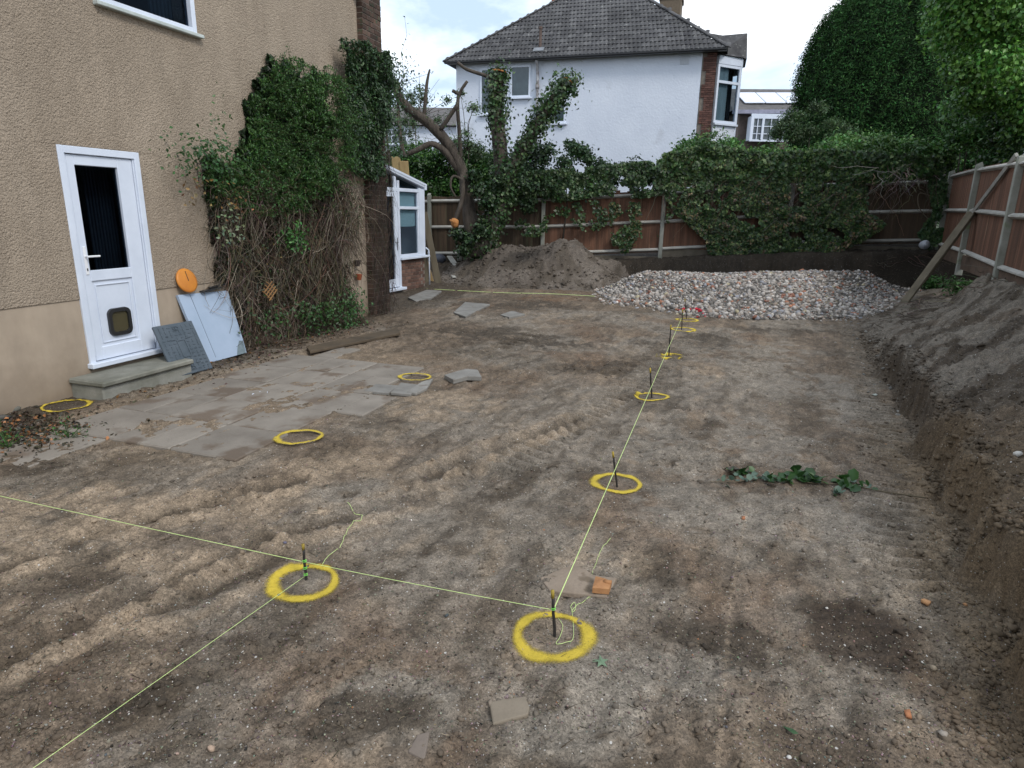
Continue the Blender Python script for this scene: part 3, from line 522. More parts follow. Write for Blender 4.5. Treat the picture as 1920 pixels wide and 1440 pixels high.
# ------------------------------------------------------------------ things against the wall
def leaning():
    ST = mat("plastic_cover", (.085, .105, .125), (.06, .078, .095), 6, .55, .15, 60)
    r = root("drain_cover", W(.95, .35, 0), "dark grey patterned inspection cover leaning in front of the pale board", "drain cover")
    # plane frame: bottom edge from B0 to B1 on the soil, top edge leaning back
    B0 = gz(330, 708, .02); B1 = gz(400, 690, .02); T0 = pl(294, 612, W(.9, .17, 0), WN); T1 = pl(366, 600, W(.9, .17, 0), WN)
    X = (B1-B0+T1-T0)/2; wx = np.linalg.norm(X); x = X/wx; Z = ((T0+T1)-(B0+B1))/2; hz = np.linalg.norm(Z); z = Z/hz; y = np.cross(z, x); y /= np.linalg.norm(y); z = np.cross(x, y)
    if z[2] < 0: z = -z
    nrm = np.cross(x, z); nrm = nrm if nrm@WN > 0 else -nrm; O = (B0+B1)/2
    def q(u, v, d): return O+x*u+z*v+nrm*d
    def pb(b, u0, u1, v0, v1, d0, d1, ch=.002): return b.box(q((u0+u1)/2, (v0+v1)/2, (d0+d1)/2), x*(u1-u0)/2, nrm*(d1-d0)/2, z*(v1-v0)/2, ch)
    b = MB(); pb(b, -wx/2, wx/2, 0, hz, -.03, 0, .006); b.build("plate", ST, r)
    b = MB()
    rg = np.random.default_rng(5); nu, nv = 8, 12
    for i in range(nu):
        for j in range(nv):
            if 3 <= i <= 4 and 4 <= j <= 7: continue
            u = -wx/2+.02+(wx-.04)*(i+.5)/nu; v = .02+(hz-.04)*(j+.5)/nv; a, c = (.016, .006) if rg.random() < .5 else (.006, .018)
            pb(b, u-a, u+a, v-c, v+c, .0005, .006)
            if rg.random() < .45: pb(b, u-.006, u+.012, v+c*.4, v+c*.4+.008, .0065, .010, .001)
    for i, j in ((2, 0), (5, 0), (2, 1), (5, 1)): pb(b, -wx/2+wx*i/8+.004, -wx/2+wx*(i+1)/8, hz*(.18+.5*j), hz*(.19+.5*j)+.006, .0065, .009, .001)
    b.build("raised_ribs", ST, r, kind="stuff")
    b = MB(); w2, h2 = wx*.11, hz*.17
    for u0, u1, v0, v1 in ((-w2, w2, -h2, -h2+.01), (-w2, w2, h2-.01, h2), (-w2, -w2+.01, -h2+.01, h2-.01), (w2-.01, w2, -h2+.01, h2-.01)): pb(b, u0, u1, hz/2+v0, hz/2+v1, .0005, .008)
    b.build("centre_frame", ST, r)
    for v in (hz*.1, hz*.9):
        b = MB(); P = [q(.035*math.cos(a), v+.02*math.sin(a), .004) for a in np.linspace(0, 2*math.pi, 16)]; b.tube(P, .005, 6, False); b.box(q(0, v, .004), x*.01, nrm*.004, z*.01, .002); b.build("lifting_key", ST, r)
    # pale board
    B0 = W(1.25, .24, .03); B1 = W(1.88, .25, .03); T0 = W(1.16, .035, .80); T1 = W(1.93, .04, .76)
    bm = mat("pale_blue_board", (.36, .44, .56), (.31, .39, .50), 2.5, .6, .1, spots=(5, .80, (.25, .3, .36)))
    def quad_slab(name, P, th, m, parent=None, **kw):
        P = [np.array(p, float) for p in P]; n_ = np.cross(P[1]-P[0], P[-1]-P[0]); n_ /= np.linalg.norm(n_); k = len(P); V = P+[p-n_*th for p in P]
        return MB().add(V, [tuple(range(k)), tuple(range(2*k-1, k-1, -1))]+[(i, i+k, (i+1) % k+k, (i+1) % k) for i in range(k)]).build(name, m, parent, **kw)
    bd = quad_slab("white_board", [B0, B1-WD*.0, B1+(T1-B1)*.22, T1-WD*.03, T1-WD*.06+np.array([0, 0, .012]), T0], .035, bm, label="pale blue-white board leaning on the wall behind the drain cover", cat="board")
    n_ = np.cross(B1-B0, T0-B0); n_ /= np.linalg.norm(n_)
    quad_slab("scuffed_corner", [B1+n_*.003-WD*.16+(T1-B1)*.0, B1+n_*.003-WD*.012, B1+(T1-B1)*.2+n_*.003-WD*.01, B1+(T1-B1)*.21+n_*.003-WD*.07, B1+(T1-B1)*.12+n_*.003-WD*.12], .002, mat("bare_board", (.2, .25, .27), (.13, .17, .19), 14, .9, .4), bd)
    b = MB(); b.bar(T0+(B0-T0)*.02+WD*.16+n_*.002, B0+WD*.16+n_*.002+(T0-B0)*.05, .006, .003); b.build("board_groove", mat("groove", (.15, .18, .22)), bd)
    # orange disc on the board's top edge
    c = W(1.29, .05, .945); ax = WN*.96+np.array([0, 0, .28]); ax /= np.linalg.norm(ax); u = WD; v = np.cross(ax, u)
    prof = [(.0, -.02), (.115, -.02), (.132, -.012), (.137, 0), (.132, .012), (.11, .016), (.055, .021), (0, .023)]; n = 36; V = []; Fs = []
    for rr_, tt in prof:
        for k in range(n): a = 2*math.pi*k/n; V.append(c+ax*tt+(u*math.cos(a)+v*math.sin(a))*max(rr_, 1e-3))
    for i in range(len(prof)-1): Fs += [(i*n+k, i*n+(k+1) % n, (i+1)*n+(k+1) % n, (i+1)*n+k) for k in range(n)]
    d = MB().add(V, Fs).build("orange_disc", mat("orange_plastic", (.60, .24, .035), (.46, .16, .03), 4, .45, .05, spots=(6, .6, (.62, .3, .04))), None, smooth=True, label="round orange lid resting on top of the pale board", cat="lid")
    b = MB(); b.bar(c+ax*.026-v*.01, c+ax*.022+v*.10*(1 if v[2] > 0 else -1), .005, .004); b.build("scratch_mark", BLACKP, d)
    bt = root("black_tool", W(1.63, .05, .8), "flat black handled tool lying on top of the pale board", "tool")
    b = MB(); b.bar(W(1.47, .06, .80), W(1.77, .05, .825), .07, .018, ch=.006); b.build("handle", BLACKP, bt); b = MB(); b.bar(W(1.60, .05, .832), W(1.86, .04, .85), .045, .016, ch=.005); b.build("blade", BLACKP, bt)
leaning()
# ------------------------------------------------------------------ LEAN-TO
L0 = np.array([-2.66, 13.5, 0]); LD = np.array([.371, .928, 0]); LD /= np.linalg.norm(LD); LN = np.array([LD[1], -LD[0], 0])
def Lp(s, t, z): return L0+LD*s+LN*t+np.array([0, 0, z])
def lbox(mb, s0, s1, t0, t1, z0, z1, ch=.004): return mb.box(Lp((s0+s1)/2, (t0+t1)/2, (z0+z1)/2), LD*(s1-s0)/2, LN*(t1-t0)/2, np.array([0, 0, (z1-z0)/2]), ch)
def lean_to():
    r = root("lean_to", Lp(.8, 0, 0), "white framed glazed lean-to porch with a brick base beyond the house", "conservatory")
    zt = lambda s: 2.57-.195*s
    b = MB()
    for s0, s1, z0 in ((-.55, -.48, 0), (.36, .42, 2.05), (1.36, 1.60, .74)):
        c = [Lp(s0, t, z) for t, z in ((-.035, z0), (.035, z0))]+[Lp(s1, t, z) for t, z in ((.035, z0), (-.035, z0))]; d = [Lp(s0, -.035, zt(s0)-.1), Lp(s0, .035, zt(s0)-.1), Lp(s1, .035, zt(s1)-.1), Lp(s1, -.035, zt(s1)-.1)]
        b.add(c+d, [(3, 2, 1, 0), (4, 5, 6, 7), (0, 1, 5, 4), (1, 2, 6, 5), (2, 3, 7, 6), (3, 0, 4, 7)])
    lbox(b, .47, .55, -.03, .037, .10, 2.32); lbox(b, .55, 1.36, -.03, .036, 2.10, 2.17); lbox(b, .55, 1.36, -.03, .036, 1.74, 1.80); lbox(b, .55, 1.36, -.03, .036, .74, .80); lbox(b, -.48, .47, -.03, .036, 2.10, 2.17)
    lbox(b, 1.30, 1.355, -.02, .03, .8, 2.1)
    b.build("frame", UPVC, r)
    b = MB(); a0, a1 = Lp(-1.3, .0, zt(-1.3)), Lp(1.68, .0, zt(1.68)); b.bar(a0, a1, .10, .10, ch=.01); b.build("barge_board", UPVC, r)
    b = MB(); b.bar(a0+LN*.055+np.array([0, 0, .02]), a1+LN*.055+np.array([0, 0, .02]), .012, .05, ch=.003); b.build("edge_trim", UPVC, r)
    b = MB(); V = [Lp(-1.3, -.06, zt(-1.3)+.03), Lp(1.7, -.06, zt(1.7)+.03), Lp(1.7, -3.2, zt(1.7)+.03), Lp(-1.3, -3.2, zt(-1.3)+.03)]; b.add(V+[v-np.array([0, 0, .03]) for v in V], [(0, 1, 2, 3), (7, 6, 5, 4), (0, 4, 5, 1), (1, 5, 6, 2), (2, 6, 7, 3), (3, 7, 4, 0)]); b.build("roof_sheet", mat("polycarbonate", (.45, .5, .5), (.35, .4, .4), 3, .4, .05), r)
    b = MB(); lbox(b, 1.6, 1.68, -3.1, .06, zt(1.6)-.10, zt(1.6)-.0, .01); b.build("gutter", UPVC, r)
    b = MB(); lbox(b, .50, 1.70, -.05, .10, .69, .737, .006); b.build("window_sill", UPVC, r)
    for k, (s0, s1, z0, z1) in enumerate(((.56, 1.30, .80, 1.74), (.56, 1.30, 1.80, 2.10))):
        b = MB(); lbox(b, s0, s1, -.008, -.002, z0, z1, 0); b.build("window_pane", CLEAR, r)
    b = MB(); V = [Lp(.56, 0, 2.17), Lp(1.36, 0, 2.17), Lp(1.36, 0, 2.2), Lp(.56, 0, 2.36)]; b.add(V+[v-LN*.006 for v in V], [(0, 1, 2, 3), (7, 6, 5, 4), (0, 4, 5, 1), (1, 5, 6, 2), (2, 6, 7, 3), (3, 7, 4, 0)]); V = [Lp(-.48, 0, 2.17), Lp(.36, 0, 2.17), Lp(.36, 0, 2.39), Lp(-.48, 0, 2.55)]; b.add(V+[v-LN*.006 for v in V], [(0, 1, 2, 3), (7, 6, 5, 4), (0, 4, 5, 1), (1, 5, 6, 2), (2, 6, 7, 3), (3, 7, 4, 0)]); b.build("gable_pane", GLASS, r)
    BL = mat("roller_blind", (.33, .44, .46), (.28, .38, .40), 2, .9, .05)
    b = MB(); lbox(b, .58, 1.29, -.05, -.045, 1.38, 2.09, 0); b.build("roller_blind", BL, r)
    b = MB(); lbox(b, .57, 1.35, -.9, -.85, .1, 1.4, 0); b.build("inner_screen", mat("inner_wall", (.26, .28, .25), (.18, .2, .18), 2, .9, .1), r)
    dr = root("door", Lp(.1, 0, .1), None, None); dr.parent = r; dr.location = Vector(Lp(.1, 0, .1)-org(r))
    b = MB(); lbox(b, .33, .465, -.03, .03, .13, 2.09); lbox(b, -.47, -.37, -.03, .03, .13, 2.09); lbox(b, -.37, .33, -.03, .03, .13, .30); lbox(b, -.37, .33, -.03, .03, 1.99, 2.09); b.build("door_frame", UPVC, dr)
    b = MB(); lbox(b, -.37, .33, -.008, -.002, .30, 1.99, 0); b.build("door_glass", GLASS, dr)
    b = MB(); lbox(b, .405, .43, .03, .036, .9, 1.16, .002); b.bar(Lp(.42, .06, 1.06), Lp(.30, .06, 1.06), .016, .014, ch=.004); b.build("handle", BLACKP, dr)
    b = MB(); lbox(b, -.5, .62, -.05, .12, .06, .115, .006); b.build("door_sill", UPVC, r)
    # brick base: stretcher courses below the window and under the door
    b = MB(); lbox(b, .552, 1.62, -.11, -.01, -.2, .69, 0); lbox(b, -.6, .552, -.11, -.01, -.2, .06, 0); lbox(b, 1.52, 1.618, -3.0, -.12, -.2, .69, 0); b.build("mortar_core", MORTAR, r)
    b = MB(); lbox(b, 1.56, 1.6, -3.0, -.12, .69, 2.15, 0); lbox(b, -1.3, -1.25, -3.2, -.04, 0, 2.7, 0); lbox(b, -1.25, 1.5, -3.15, -3.1, 0, 2.1, 0); b.build("rear_wall", UPVC, r)
    FB = mat("porch_brick", (.155, .085, .062), (.10, .062, .05), 7, .92, .5, 80, objr=.4); me = [box_mesh("brick", .215, .1025, .065, FB, .004, .003) for _ in range(3)]; hf = box_mesh("half_brick", .1025, .1025, .065, FB, .004, .003)
    for c in range(9):
        z = .648-c*.075; off = 0 if c % 2 else .1125; s = .605+off
        if off: inst("brick", hf, r, Lp(.609, -.053, z), LD, -LN, (0, 0, 1))
        k = 0
        while s+.17 < 1.66: inst("brick", me[(c+k) % 3], r, Lp(s+.058, -.053+.003*rng.random(), z), LD, -LN, (0, 0, 1)); s += .225; k += 1
        if not off: inst("brick", hf, r, Lp(1.568, -.0535, z), LD, -LN, (0, 0, 1))
    b = MB(); b.tube([Lp(1.63, .03, .9), Lp(1.72, .05, .84), Lp(1.74, .05, .6), Lp(1.74, .05, .05)], .018, 8); b.build("waste_pipe", UPVC, r, smooth=True)
lean_to()
OLDW = mat("weathered_timber", (.16, .135, .095), (.085, .07, .048), 5, .85, .4, 40, (1, 1, .15), objr=.2)
YW = mat("pale_pine", (.40, .29, .14), (.28, .19, .09), 4, .8, .3, 30, (1, 1, .2), objr=.15)
def planks():
    for k, (px0, py0, px1, py1, w, m, lb) in enumerate(((822, 531, 795, 398, .15, OLDW, "long grey-brown plank leaning on the end of the lean-to, outermost"), (810, 528, 793, 470, .09, YW, "short yellowish batten leaning beside the lean-to brick base"), (801, 530, 796, 455, .10, OLDW, "dark plank upright against the lean-to corner, innermost"))):
        a = on(px0, py0); c = at(px1, py1, a[1]-.1+.04*k); b = MB(); b.bar(a, c, w, .035, up=(0, 1, 0), ch=.004); b.build("leaning_plank", m, None, label=lb, cat="plank", group="planks leaning on the lean-to")
    for k, (px0, px1, px2, lb) in enumerate(((748, 762, 742, "left pale board sticking up behind the lean-to roof"), (763, 778, 757, "right pale board sticking up behind the lean-to roof"))):
        a = at(px1, 345, 15.6); c = at(px2, 294+8*k, 15.2); b = MB(); b.bar((a[0]-.15, a[1]+.3, .2), c, .20, .03, up=(0, 1, 0), ch=.004); b.build("upright_board", YW, None, label=lb, cat="board", group="pale boards behind the lean-to")
planks()
# ------------------------------------------------------------------ FENCES
BOARD_B = mat("fence_board_brown", (.088, .058, .037), (.048, .036, .025), 3, .88, .5, 30, (6, 6, .5), objr=.3, spots=(1.5, .60, (.075, .068, .04)))
BOARD_R = mat("fence_board_red", (.160, .076, .046), (.085, .048, .032), 3, .85, .5, 30, (6, 6, .5), objr=.28, spots=(3, .66, (.22, .16, .105)))
RAIL = mat("grey_rail", (.44, .425, .39), (.28, .27, .24), 4, .9, .4, 40, objr=.12)
POSTM = mat("concrete_post", (.30, .30, .265), (.19, .195, .16), 3, .92, .4, 70, objr=.1, spots=(2.5, .62, (.16, .19, .11)))
def fence(r, P, zb, hgt, side, bmat, pw=.10, gm=None, spans=None, mids=(.22, .93, 1.62)):
    """P: list of post positions; zb: base heights; side: unit vector toward the viewer"""
    side = np.array(side, float)
    me_b = [box_mesh("board", .105, .016, 1, m_, .002) for m_ in bmat]
    for i, (p, z) in enumerate(zip(P, zb)):
        b = MB(); p = np.array(p, float); V0 = p+np.array([0, 0, z-.35]); V1 = p+np.array([0, 0, z+hgt]); x = np.array(P[min(i+1, len(P)-1)])-np.array(P[max(i-1, 0)]); x = np.append(x[:2], 0); x /= np.linalg.norm(x); y = np.array([-x[1], x[0], 0]); y = y if y@side > 0 else -y
        b.box((V0+V1)/2, x*pw/2, y*pw/2, (V1-V0)/2, .008); T = V1; b.add([T+x*a*(pw/2-.008)+y*c*(pw/2-.008) for a, c in ((-1, -1), (1, -1), (1, 1), (-1, 1))]+[T-y*.03+np.array([0, 0, .045])+x*a for a in (-pw*.4, pw*.4)], [(0, 4, 5, 1), (3, 2, 5, 4), (0, 3, 4), (1, 5, 2)])
        b.build("post", POSTM, r)
    for i in range(len(P)-1):
        a = np.array(P[i], float); c = np.array(P[i+1], float); za, zc = zb[i], zb[i+1]; v = c-a; v[2] = 0; l = np.linalg.norm(v); x = v/l; y = np.array([-x[1], x[0], 0]); y = y if y@side > 0 else -y
        for mz in mids:
            j = (rng.random()-.5)*.02; A = a+x*pw*.52+np.array([0, 0, za+mz+j]); C_ = c-x*pw*.52+np.array([0, 0, zc+mz+j-.01]); A = A+y*.005; C_ = C_+y*.005; up = np.array([0, 0, 1.])
            sec = [(-.028, -.045), (.035, -.012), (.035, .012), (-.028, .045)]; V = [Q+y*dy+up*dz for Q in (A, C_) for dy, dz in sec]
            MB().add(V, [(0, 1, 2, 3), (7, 6, 5, 4), (0, 4, 5, 1), (1, 5, 6, 2), (2, 6, 7, 3), (3, 7, 4, 0)]).build("rail", RAIL, r)
        n = int(l/.092)
        for k in range(n):
            f = (k+.5)/n; q = a+v*f; z = za+(zc-za)*f; hh = hgt-.19+.012*rng.normal(); tw = .09; X = x*math.cos(tw)+y*math.sin(tw); Y = -x*math.sin(tw)+y*math.cos(tw)
            inst("board", me_b[i % len(me_b)], r, q-y*.042+np.array([0, 0, z+.14+hh/2]), X, Y, np.array([0, 0, 1])*hh)
        b = MB(); b.box((a+c)/2+np.array([0, 0, (za+zc)/2-.03])-y*.02, x*(l/2-pw*.51), y*.02, np.array([0, 0, .14])+0*x, .004); b.build("gravel_board", gm, r)
GBW = mat("gravel_board_wood", (.14, .12, .095), (.08, .068, .05), 4, .9, .4, 40)
BP = [(-8.5, 19.1), (-5.45, 18.65), (-2.34, 18.2), (.76, 17.75), (3.85, 17.3), (6.95, 16.85), (10.35, 16.4)]
BZ = [.3, .33, .35, .43, .62, .86, 1.0]
bfence = root("back_fence", (3.8, 17.3, .5), "long brown closeboard fence with concrete posts along the back of the plot", "fence")
fence(bfence, [np.array([*p, 0.]) for p in BP], BZ, 1.78, (0, -1, 0), [BOARD_B, BOARD_B, BOARD_B, BOARD_R, BOARD_R, BOARD_B], gm=GBW)
b = MB(); q = at(929, 440, 17.85); b.box((q[0], q[1]-.08, .75), (.05, 0, 0), (0, .05, 0), (0, 0, .5), .008); b.build("spur_post", POSTM, bfence)
RP = [np.array([right_line(y), y, 0.]) for y in (1.7, 4.6, 7.5, 10.4, 13.3, 16.15)]
rfence = root("right_fence", (right_line(7.5), 7.5, .8), "red-brown closeboard fence with grey rails along the right side", "fence")
fence(rfence, RP, [.78, .80, .84, .88, .98, 1.02], 1.80, (-1, 0, 0), [BOARD_R], pw=.12, gm=mat("gravel_board_dark", (.13, .085, .06), (.08, .055, .04), 4, .9, .4, 40), mids=(.14, .93, 1.70))
def prop():
    p = root("timber_prop", on(1690, 567), "long grey timber prop leaning up against the right fence", "timber prop")
    a = on(1696, 567); c = at(1822, 398, 12.9); b = MB(); b.bar(a-(c-a)*.05, c, .16, .05, up=(1, .3, .2), ch=.005); b.build("lower_timber", OLDW, p)
    b = MB(); b.bar(a+(c-a)*.25+np.array([.06, .02, -.04]), c+(c-a)*.03+np.array([.05, .02, -.05]), .06, .05, up=(1, .3, .2), ch=.005); b.build("packing_piece", OLDW, p)
    d = at(1906, 290, 10.75); b = MB(); b.bar(c-(d-c)*.15+np.array([.02, 0, -.02]), d, .06, .045, up=(1, .3, .2), ch=.004); b.build("upper_timber", RAIL, p)
prop()
# ------------------------------------------------------------------ SPOIL HEAP
def spoil():
    r = root("soil_heap", at(1020, 500, 16), "big grey-brown heap of dug soil in front of the back fence", "soil heap")
    xs = np.arange(-3.2, 3.9, .03); ys = np.arange(13.6, 18.0, .04); X, Y = np.meshgrid(xs, ys)
    pk = [(at(1065, 460, 16.3), .62, .9, .8), (at(1000, 480, 16.4), .50, 1.2, .8), (at(925, 488, 16.8), .50, .85, .8), (at(1120, 500, 15.9), .34, .8, .7), (at(1000, 515, 15.6), .22, 1.2, .5)]
    Hm = sum(a*gauss(X, Y, p, rx, ry) for p, a, rx, ry in pk)
    Hm = Hm*(1+.16*fbm(X, Y, 2.2, 4, 1)) + (.09*(1-np.abs(fbm(X, Y*1.3, 3.5, 4, 3, .55)))-.06+.035*fbm(X, Y, 12, 3, 5, .6))*sm(.03, .25, Hm)
    Z = ground_h(X, Y)-.05+Hm*.86; nx, ny = len(xs), len(ys)
    i = np.arange(ny-1)[:, None]*nx+np.arange(nx-1)[None]; Fs = np.stack([i, i+1, i+nx+1, i+nx], -1).reshape(-1, 4); V = np.stack([X.ravel(), Y.ravel(), Z.ravel()], 1)
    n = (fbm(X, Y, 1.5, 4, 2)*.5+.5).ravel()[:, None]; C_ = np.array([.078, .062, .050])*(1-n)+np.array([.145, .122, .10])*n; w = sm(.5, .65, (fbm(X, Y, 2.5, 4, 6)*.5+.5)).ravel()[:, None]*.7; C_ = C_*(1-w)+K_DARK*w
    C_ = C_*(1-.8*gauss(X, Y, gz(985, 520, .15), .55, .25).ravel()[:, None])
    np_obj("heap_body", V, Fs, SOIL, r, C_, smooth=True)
    k = rng.choice(len(V), 3800, replace=False); k = k[Hm.ravel()[k] > .06]; P = V[k]+np.array([0, 0, .005]); stones("heap_clods", P, .012+.05*rng.random(len(k))**3, C_[k]*(.7+.6*rng.random((len(k), 1))), r, kind='stuff')
    k = rng.choice(len(V), 160, replace=False); k = k[Hm.ravel()[k] > .1]; st = V[k]; d = rng.normal(size=(len(k), 3))*np.array([1, .5, .5]); d[:, 2] = np.abs(d[:, 2])*.6; t = np.linspace(0, 1, 5)[None, :, None]; pa = st[:, None]+d[:, None]*.16*t+rng.normal(size=(len(k), 5, 3))*.012
    twigs("root_bits", pa, .005, tints(len(k), (.12, .09, .06)), r)
spoil()
# ------------------------------------------------------------------ RUBBLE HEAP
def rubble():
    poly = [gz(*p) for p in ((1112, 545), (1150, 569), (1230, 579), (1300, 592), (1385, 600), (1440, 601), (1520, 600), (1600, 596), (1650, 583), (1690, 556))]+[at(1752, 520, 14.4), at(1755, 492, 14.9), at(1640, 497, 15.7), at(1300, 512, 15.9), at(1165, 512, 15.9)]
    poly = [p[:2] for p in poly]; r = root("rubble_heap", (4.5, 13.5, 0), "wide low heap of crushed pale concrete and brick rubble before the back bank", "rubble heap")
    def hh(x, y):
        d, _ = seg_d(x, y, poly+[poly[0]]); top = np.interp(x, [1.5, 2.6, 4.2, 6, 9.3], [.25, .47, .44, .50, .74]); ins = inpoly(x, y, poly)
        back = sm(13.5, 15.0, y)
        w = 2.3-1.2*back; return np.where(ins, top*sm(-.12, 1, d/w)*(1+.10*fbm(x, y, 1.1, 3, 4)), -.15)
    xs = np.arange(1.2, 10.6, .06); ys = np.arange(11.0, 16.4, .06); X, Y = np.meshgrid(xs, ys); Z = np.maximum(hh(X, Y), ground_h(X, Y)*(inpoly(X, Y, poly))+hh(X, Y)*.0-.06); ins = inpoly(X, Y, poly)
    Z = np.where(ins, np.maximum(hh(X, Y), -.05), ground_h(X, Y)-.1); nx, ny = len(xs), len(ys)
    i = np.arange(ny-1)[:, None]*nx+np.arange(nx-1)[None]; Fs = np.stack([i, i+1, i+nx+1, i+nx], -1).reshape(-1, 4); V = np.stack([X.ravel(), Y.ravel(), Z.ravel()], 1)
    np_obj("heap_core", V, Fs, SOIL, r, np.tile((.09, .08, .07), (len(V), 1)), smooth=True)
    n = 26000; x = 1.3+9.4*rng.random(n); y = 11+5.2*rng.random(n); dd, _ = seg_d(x, y, poly+[poly[0]]); ins = inpoly(x, y, poly) | ((dd < .22) & (rng.random(n) < .3) & (y < 14)); x, y = x[ins], y[ins]; n = len(x)
    z = np.maximum(hh(x, y), ground_h(x, y)*0-.0); z = np.where(inpoly(x, y, poly), z, ground_h(x, y)); P = np.stack([x, y, z+.03*rng.random(n)-.012], 1); R = .014+.038*rng.random(n)**2.4
    pal = np.array([(.37, .335, .30), (.27, .245, .22), (.46, .425, .39), (.15, .138, .125), (.28, .23, .19), (.24, .115, .08), (.30, .14, .085), (.27, .27, .29), (.38, .33, .22)]); w = np.array([.26, .24, .12, .16, .1, .035, .03, .06, .02]); w /= w.sum()
    ci = rng.choice(len(pal), n, p=w); col = pal[ci]*(1+.15*rng.normal(size=(n, 1))); col = np.clip(col*(1-.0), .02, .8)
    rc = gz(1298, 578, .12); rd = np.hypot((x-rc[0]), (y-rc[1])*.6); rm = (np.abs(rd-.19) < .06) & (rng.random(n) < .6); col[rm] = np.array([.40, .025, .04])*(.8+.4*rng.random((rm.sum(), 1))); redset = rm
    order = np.argsort(-(R/np.hypot(x, y)*np.where(rm, 0, 1))); big, rest = order[:280], order[280:]
    stones("small_rubble", P[rest], R[rest], col[rest], r, flat=.8, kind='stuff')
    var = []
    for k in range(9):
        V = ICO*(1+.4*(rng.random((12, 1))-.5)); V = V*np.array([1.1, .9, .65]); var.append(np_mesh("rubble_stone", V, ICF, STONE, np.tile(pal[k], (12, 1))))
    R3 = rot_rand(len(big))
    for q, k in enumerate(big): m3 = R3[q]*R[k]*1.15; inst("rubble_stone", var[ci[k]], r, P[k]+np.array([0, 0, .008]), m3[:, 0], m3[:, 1], m3[:, 2])
rubble()
# ------------------------------------------------------------------ WHITE HOUSE BEHIND
Q0 = np.array([-2.47, 27, 0.]); HE = np.array([9.37, -2.8, 0]); HE /= np.linalg.norm(HE); HM = np.array([-HE[1], HE[0], 0]); HW0 = Q0+HM*.3
def Hq(u, v, z): return HW0+HE*u+HM*v+np.array([0, 0, z])
def hbox(mb, u0, u1, v0, v1, z0, z1, ch=0.): return mb.box(Hq((u0+u1)/2, (v0+v1)/2, (z0+z1)/2), HE*(u1-u0)/2, HM*(v1-v0)/2, np.array([0, 0, (z1-z0)/2]), ch)
TILE = mat("concrete_tile", (.092, .090, .090), (.036, .035, .038), 2.2, .9, .5, 18, objr=.3, spots=(9, .63, (.19, .19, .18)))
WHITER = mat("white_render", (.62, .66, .735), (.56, .60, .68), 1.2, .9, .6, 14, spots=(1.1, .66, (.52, .55, .61)), bdist=.02)
def far_window(parent, frame, u0, u1, z0, z1, org_f, mull=(), trans=(), depth=.06, inner=True):
    """org_f(u,v,z)->world; window proud of wall by 'depth'"""
    w = root("window", org_f((u0+u1)/2, 0, z0), None, None); w.parent = parent; w.location = Vector(org_f((u0+u1)/2, 0, z0)-org(parent)); e = org_f(1, 0, 0)-org_f(0, 0, 0); m = org_f(0, 1, 0)-org_f(0, 0, 0)
    def bx(b, a, c, v0, v1, p, q): return b.box(org_f((a+c)/2, (v0+v1)/2, (p+q)/2), e*(c-a)/2, m*(v1-v0)/2, np.array([0, 0, (q-p)/2]), .004)
    b = MB(); f = .07; bx(b, u0, u0+f, -depth, .02, z0, z1); bx(b, u1-f, u1, -depth, .02, z0, z1); bx(b, u0+f, u1-f, -depth, .02, z0, z0+f); bx(b, u0+f, u1-f, -depth, .02, z1-f, z1)
    for k in mull: bx(b, k-.03, k+.03, -depth*.9, .018, z0+f, z1-f)
    for k in trans: bx(b, u0+f, u1-f, -depth*.85, .016, k-.03, k+.03)
    b.build("frame", frame, w); b = MB(); bx(b, u0+f, u1-f, -.02, -.012, z0+f, z1-f); b.build("pane", FGLASS, w)
    b = MB(); bx(b, u0-.06, u1+.06, -depth-.07, -.0, z0-.06, z0-.004); b.build("sill", frame, w); return w
FGLASS = mat("far_glass", (.07, .10, .11), (.025, .035, .04), 1.2, .12, 0, spec=.8)
